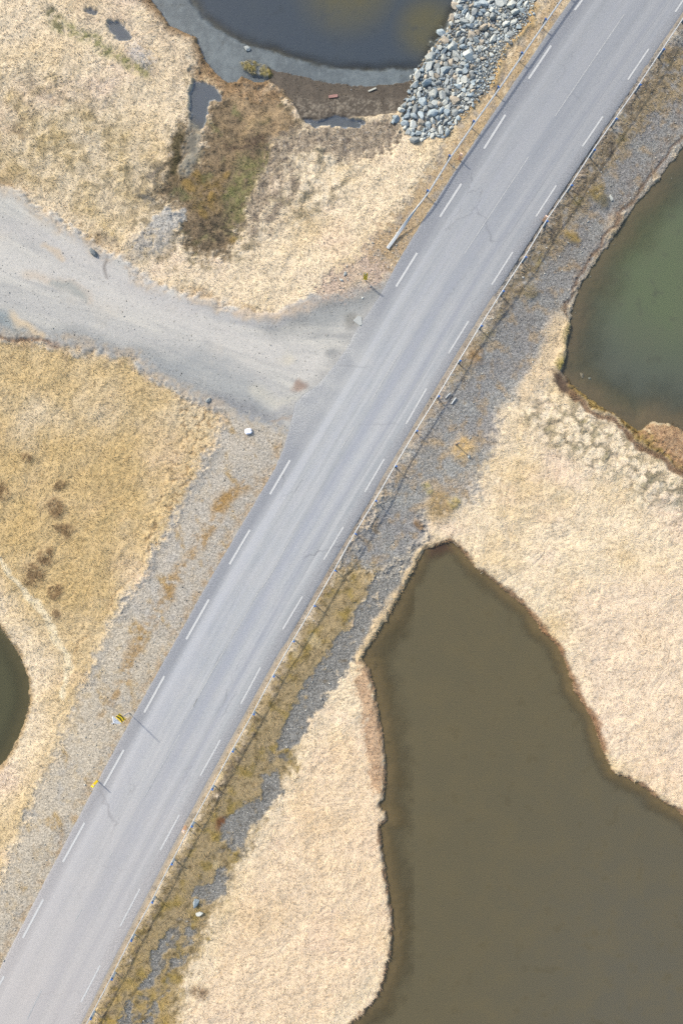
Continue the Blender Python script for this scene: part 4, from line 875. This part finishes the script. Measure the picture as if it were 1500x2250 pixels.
# W-beam guard rail along a line of post tops
PROF = [(-.055, .0), (-.060, .02), (-.055, .085), (-.045, .1), (-.02, .104), (.0, .098), (.02, .104), (.045, .1), (.055, .085), (.060, .02), (.055, .0)]
def guard_rail(posts_px, side_, label, wide, down_start=None, ext_up=None, ext_down=None):
    ZT = .74
    P = [np.array(W(a, b, ZT)) for a, b in posts_px]
    if ext_up: P = [P[0]+(P[0]-P[1])*k for k in range(ext_up, 0, -1)] + P
    if ext_down: P = P + [P[-1]+(P[-1]-P[-2])*k for k in range(1, ext_down+1)]
    root = empty('guard_rail', (P[len(P)//2][0], P[len(P)//2][1], 0), label=label, category='guard rail', group='steel guard rails along the road')
    inv = Matrix.Translation(-Vector(root.location)); O = np.array([root.location.x, root.location.y])
    tang = [P[min(k+1, len(P)-1)]-P[max(k-1, 0)] for k in range(len(P))]; tang = [q/np.linalg.norm(q) for q in tang]
    # side_ = +1: the beam faces left of the up-road direction; posts run top to bottom of the photo
    line = []
    for k, p in enumerate(P):
        T = tang[k]; nrm = np.array([T[1], -T[0]])*side_   # towards the road
        line.append((p, T, nrm))
    rings = []
    for k, (p, T, nn) in enumerate(line):
        c = p+nn*.045; rings.append((c, nn, .645, 0.0))
    if down_start is not None:      # buried, twisted end section
        (ex, ey) = down_start; pe = np.array(W(ex, ey, .03)); c0, nn0, _, _ = rings[-1]
        for q in (.15, .3, .45, .6, .72, .84, .93, 1.0):
            c = mix(c0, pe, q); rings.append((c, nn0, .61*(1-ss(.15, .95, q))+.035, (math.pi/2)*ss(.1, .75, q)))
    V = []; F = []; npf = len(PROF)
    # subdivide for a smooth bend
    for c, nn, zc, tw in rings:
        for (v_, u_) in PROF:
            v_ = v_*(.62+1.25*math.sin(tw)); u_ = u_*wide*(1-.8*math.sin(tw))
            uu = u_*math.cos(tw)-v_*math.sin(tw)*1.0; vv = v_*math.cos(tw)+u_*math.sin(tw)
            V.append((c[0]-O[0]+nn[0]*uu, c[1]-O[1]+nn[1]*uu, zc+vv))
        for (v_, u_) in PROF:     # the back of the box
            v_ = v_*(.62+1.25*math.sin(tw)); u_ = .004
            uu = (u_-.006)*math.cos(tw)-v_*math.sin(tw); vv = v_*math.cos(tw)+(u_-.006)*math.sin(tw)
            V.append((c[0]-O[0]+nn[0]*uu, c[1]-O[1]+nn[1]*uu, zc+vv))
    m_ = 2*npf
    for k in range(len(rings)-1):
        for q in range(npf-1):
            a = k*m_+q; F.append((a, a+1, a+1+m_, a+m_)); a += npf; F.append((a, a+m_, a+1+m_, a+1))
        for q in (0, npf-1): a = k*m_+q; F.append((a, a+m_, a+m_+npf, a+npf))
    me = mesh_raw('beam', np.array(V), np.array(F), smooth=False); link('beam', me, galv, root)
    for k, (p, T, nn) in enumerate(line):
        gz_ = float(gh(p[0], p[1])); q = p-nn*.03; a = math.atan2(T[1], T[0])
        R3 = Matrix.Rotation(a, 3, 'Z')
        def post(bm, q=q, gz_=gz_, R3=R3):
            z0, z1 = gz_-.15, .70; c = (q[0]-O[0], q[1]-O[1], (z0+z1)/2)
            box(bm, c, (.008, .10, z1-z0), R3)
            for s_ in (-1, 1):
                off = R3 @ Vector((.028, s_*.052, 0)); box(bm, (c[0]+off.x, c[1]+off.y, c[2]), (.062, .006, z1-z0), R3)
        po = bm_obj('post', post, postm, root)
        def cap(bm, q=q, R3=R3):
            box(bm, (q[0]-O[0], q[1]-O[1], .725), (.085, .11, .05), R3, .008); 
        cp = bm_obj('cap', cap, bluem, po)
        def hole(bm, q=q, R3=R3): cyl(bm, (q[0]-O[0], q[1]-O[1], .745), (q[0]-O[0], q[1]-O[1], .756), .032)
        bm_obj('socket', hole, darkm, po)
        def spacer(bm, q=p+nn*.02, R3=R3): box(bm, (q[0]-O[0], q[1]-O[1], .62), (.09, .05, .15), R3, .006)
        bm_obj('spacer', spacer, bluem, po)
    return root
LP = [(1199,41),(1147,115),(1095,190),(1041,265),(988,341),(940,418)]
RP = [(1458,107),(1406,185),(1354,260),(1306,328),(1256,406),(1202,485),(1155,564),(1106,639),(1058,715),(1011,792),(964,870),(916,946),(870,1024),(826,1100),(781,1173),(736,1254),(691,1332),(645,1410),(601,1487),(557,1570),(511,1652),(466,1735),(421,1817),(377,1900),(334,1984),(288,2068),(245,2153),(199,2240)]
guard_rail(LP, -1, 'short steel guard rail above the rock bank, its lower end turned down into the ground', 1.0, down_start=(851,546), ext_up=3)
guard_rail(RP, 1, 'long steel guard rail running the whole right side of the road', .6, ext_up=3, ext_down=2)
# (side: the left rail faces right of travel, the right rail faces left)

yel = simple('signal_yellow', (.95, .66, .01), .45, 0, .06, 5); blk = simple('sign_black', (.02, .02, .02), .5, 0, .1, 5)
wht = simple('sign_white', (.78, .79, .80), .5, 0, .05, 5); gry = simple('sign_back_grey', (.42, .43, .45), .5, .3, .08, 5)
org = simple('marker_orange', (.62, .36, .20), .6, 0, .08, 9); peach = simple('marker_pale', (.70, .48, .34), .6, 0, .08, 9)
wood = simple('weathered_wood', tuple(alb(168,156,146)), .9, 0, .25, 6)
# striped hazard board
bx_, by_ = W(803,615); z0 = float(gh(bx_, by_))
hz = empty('hazard_board_sign', (bx_, by_, z0), label='narrow yellow and black striped hazard board on a post at the junction corner', category='road sign')
bm_obj('post', lambda bm: cyl(bm, (0, 0, -.2), (-.05, -.02, 1.42), .03), gry, hz)
pz = math.radians(-12)
pl = Matrix.Rotation(pz, 3, 'Z') @ Matrix.Rotation(math.radians(-6), 3, 'X')
pc = Vector((-.04, -.055, .92))
bm_obj('plate', lambda bm: box(bm, pc, (.26, .012, 1.02), pl, .004), yel, hz)
def stripes(bm):
    for k in range(-3, 5):
        # parallelogram stripe clipped to the plate
        hw, hh = .128, .505; s0 = k*.27; w_ = .13
        def clipz(z): return max(-hh, min(hh, z))
        for fy, sg in ((-.009, 1), (.009, -1)):
            pts = [(-hw, s0+.16), (hw, s0-.16), (hw, s0-.16+w_), (-hw, s0+.16+w_)]
            if min(p[1] for p in pts) < -hh or max(p[1] for p in pts) > hh: 
                pts = [(u, clipz(z)) for u, z in pts]
            if abs(pts[0][1]-pts[3][1])+abs(pts[1][1]-pts[2][1]) < .02: continue
            vs = [bm.verts.new(pc + pl @ Vector((u, fy, z))) for u, z in pts]
            try: bm.faces.new(vs if sg > 0 else vs[::-1])
            except ValueError: pass
bm_obj('stripes', stripes, blk, hz)
# chevron sign with triangular plate above
bx_, by_ = W(283.5,1567); z0 = float(gh(bx_, by_))
cs = empty('chevron_sign', (bx_, by_, z0), label='tall post with yellow and black chevron board below a white triangular plate', category='road sign')
lean_ = Vector((-.085, .045, 1)).normalized()
ptop = lean_*2.75
bm_obj('post', lambda bm: cyl(bm, (0, 0, -.3), ptop, .032), gry, cs)
ndir = Vector((.55, .835, 0)).normalized(); udir = Vector((.73, -.68, 0)).normalized(); ndir = Vector((.68, .73, 0)).normalized()
RB = Matrix((udir, -ndir, Vector((0, 0, 1)))).transposed()
c1v = lean_*1.52 + ndir*.055
bm_obj('chevron_board', lambda bm: box(bm, c1v, (.56, .014, .80), RB, .004), yel, cs)
def chev(bm):
    for k in (-.36, .06):
        for s_ in (-1, 1):
            pts = [(0*s_, k-.02), (s_*.275, k+.14), (s_*.275, k+.31), (0, k+.15)]
            pts = [(u, max(-.395, min(.395, z))) for u, z in pts]
            vs = [bm.verts.new(c1v + RB @ Vector((u, -.0105, z))) for u, z in pts]; f_ = bm.faces.new(vs if s_ > 0 else vs[::-1])
bm_obj('chevrons', chev, blk, cs)
c2v = lean_*2.38 + ndir*.055
def tri_(bm, s=1.0, y0=-.008, y1=.008):
    pts = [(-.40*s, .33*s-.01), (.40*s, .33*s-.01), (0, -.36*s-.01)]
    pts = [(-.38*s, -.30*s), (.38*s, -.30*s), (0, .36*s)]
    a = [bm.verts.new(c2v+RB @ Vector((u, y0, z))) for u, z in pts]; b = [bm.verts.new(c2v+RB @ Vector((u, y1, z))) for u, z in pts]
    bm.faces.new(a); bm.faces.new(b[::-1])
    for q in range(3): bm.faces.new((a[q], b[q], b[(q+1) % 3], a[(q+1) % 3]))
bm_obj('triangle_plate', tri_, wht, cs)
def bolts(bm):
    for z in (-.12, .06): cyl(bm, c2v+RB @ Vector((0, -.02, z)), c2v+RB @ Vector((0, -.008, z)), .02)
bm_obj('bolts', bolts, blk, cs)
# edge marker posts
def marker(px, py, hgt, wd_, mats, label, grp, tilt=(0, 0)):
    x, y = W(px, py); z0 = float(gh(x, y)) if abs(float(up(OFFc, np.array([x]), np.array([y]))[0])) > 3.3 else 0
    a = math.atan2(.835, .55); o = empty('marker_post', (x, y, z0-.02), a, label=label, category='marker post')
    if grp: o['group'] = grp
    o.rotation_euler = (tilt[0], tilt[1], a)
    bm_obj('shaft', lambda bm: box(bm, (0, 0, hgt*.34), (.06, wd_, hgt*.72), None, .012), mats[0], o)
    bm_obj('top', lambda bm: box(bm, (0, 0, hgt*.85), (.064, wd_*1.04, hgt*.30), None, .014), mats[1], o)
    bm_obj('reflector', lambda bm: box(bm, (.036, 0, hgt*.80), (.006, wd_*.6, hgt*.12), None, .002), wht, o)
    return o
marker(214,1716, .98, .17, (yel, yel), 'bright yellow roadside marker post below the chevron sign', None)
gm = 'pale orange marker posts beside the guard rails'
marker(1009,350, .85, .20, (org, peach), 'pale orange marker post beside the short left guard rail', gm)
marker(1194,484, .85, .20, (org, peach), 'pale orange marker post beside the long rail, upper of the two', gm)
marker(408,1817, .85, .20, (org, peach), 'pale orange marker post beside the long rail, lower of the two', gm)
# pale block at the junction
def quarry(bm):
    import bmesh
    box(bm, (0, 0, .11), (.46, .36, .26), Matrix.Rotation(.2, 3, 'Z'), .05)
    for v_ in bm.verts: v_.co += Vector((random.Random(int(v_.co.x*991+v_.co.y*77)).uniform(-.02, .02), 0, .02 if v_.co.x > 0 else -.02))
x, y = W(546,948,-.1); bm_obj('stone_block', quarry, simple('pale_block', (.60, .62, .66), .8, 0, .12, 6), loc=(x, y, float(gh(x, y))), label='white squared stone block on the gravel shoulder below the junction', category='stone block')
# two stubby pipes and a weathered post on the right verge
for (a, b, c, d, lb4) in ((978,875,988,864,'thinner grey steel pipe lying on the verge close to the guard rail'), (991,888,1001,874,'thicker grey steel pipe lying on the verge, farther from the guard rail')):
    x, y = W(a, b, -.1); x2, y2 = W(c, d, -.1); z1 = float(gh(x, y)); z2 = float(gh(x2, y2)); r = .035 if a < 985 else .05
    o = empty('steel_pipe', (x, y, z1+.06), label=lb4, category='pipe', group='steel pipes on the verge')
    bm_obj('tube', lambda bm: cyl(bm, (0, 0, 0), (x2-x, y2-y, z2-z1+.05), r), galv, o)
    bm_obj('mouth', lambda bm: cyl(bm, (-(x2-x)*.015, -(y2-y)*.015, 0), (0, 0, .001), r*.78), darkm, o)
x, y = W(1001,977,-.3); z0 = float(gh(x, y))
wp = empty('weathered_post', (x, y, z0), label='short weathered post with a pale top standing in a yellow grass tuft', category='post')
bm_obj('shaft', lambda bm: cyl(bm, (0, 0, -.15), (.03, .02, 1.05), .065, .05), simple('dark_wood', (.12, .10, .09), .9, 0, .3, 8), wp)
bm_obj('top', lambda bm: cyl(bm, (.03, .02, 1.05), (.031, .021, 1.09), .062, .055), wood, wp)
# planks and driftwood on the mud
def plank(px, py, L, wd_, ang_, mat, label, name='plank', z=-.85, cat='plank'):
    x, y = W(px, py, z); z0 = float(gh(x, y))
    def b(bm):
        import bmesh
        box(bm, (0, 0, 0), (L, wd_, .045), None, .006)
        bmesh.ops.subdivide_edges(bm, edges=[e_ for e_ in bm.edges if e_.calc_length() > L*.8], cuts=4)
        r = random.Random(int(px))
        for v_ in bm.verts: v_.co.z += .02*math.sin(v_.co.x*5)+r.uniform(-.003, .003); v_.co.y += .012*math.sin(v_.co.x*7)
    o = bm_obj(name, b, mat, loc=(x, y, z0+.07), label=label, category=cat); o.rotation_euler = (.05, .03, ang_); return o
plank(732,217,.62,.20,.05, simple('faded_red_board', tuple(alb(172,130,124)), .85, 0, .2, 7), 'faded pink board lying on the dark mud')
plank(817,202,.56,.11,.32, simple('bleached_board', tuple(alb(206,204,196)), .85, 0, .1, 7), 'bleached white board lying on the dark mud near the rocks')
def stick(px, py, L, ang_, label, r=.016, z=-.8):
    x, y = W(px, py, z); z0 = float(gh(x, y))
    def b(bm):
        rr2 = random.Random(int(px*7+py)); p = Vector((-L/2, 0, 0)); 
        for k in range(4):
            q = p+Vector((L/4, rr2.uniform(-.04, .04), rr2.uniform(-.01, .01))); cyl(bm, p, q, r*(1-.15*k), r*(1-.15*(k+1)), 7); p = q
    o = bm_obj('driftwood_stick', b, wood_w, loc=(x, y, z0+.05), label=label, category='driftwood'); o.rotation_euler = (0, 0, ang_)
wood_w = simple('bleached_wood', tuple(alb(206,196,182)), .9, 0, .1, 8)
stick(876,283,.75,1.0,'bleached stick among the lowest rocks of the bank'); stick(888,272,.6,.7,'shorter bleached stick touching a rock at the mud edge')
stick(655,254,.35,-1.1,'thin bleached stick at the corner of the mud'); stick(1000,1196,.5,-.7,'bleached stick at the tip of the large olive pond'); stick(1058,1257,.35,.5,'short stick on the right bank of the large olive pond')
stick(382,1070,.35,1.1,'bleached stick on the grass edge beside the gravel shoulder', z=-.3); stick(1403,1043,.35,1.0,'bleached stick on the pale right hand field', z=-.4)
# broken slab of asphalt at the road edge by the junction
x, y = W(786,703)
def slab(bm):
    pts = [(-.33,-.02), (.02,.30), (.24,.22), (.30,-.28), (.12,-.38)]
    a = [bm.verts.new((u, v_, .02)) for u, v_ in pts]; b = [bm.verts.new((u*1.03, v_*1.03, -.05)) for u, v_ in pts]
    bm.faces.new(a[::-1]); bm.faces.new(b)
    for q in range(5): bm.faces.new((a[q], a[(q+1) % 5], b[(q+1) % 5], b[q]))
    import bmesh; bmesh.ops.recalc_face_normals(bm, faces=bm.faces)
bm_obj('asphalt_slab', slab, simple('slab_asphalt', tuple(alb(190,192,194)), .85, 0, .08, 12), loc=(x, y, float(gh(x, y))+.03), label='broken flat piece of asphalt at the road edge by the junction', category='asphalt slab')
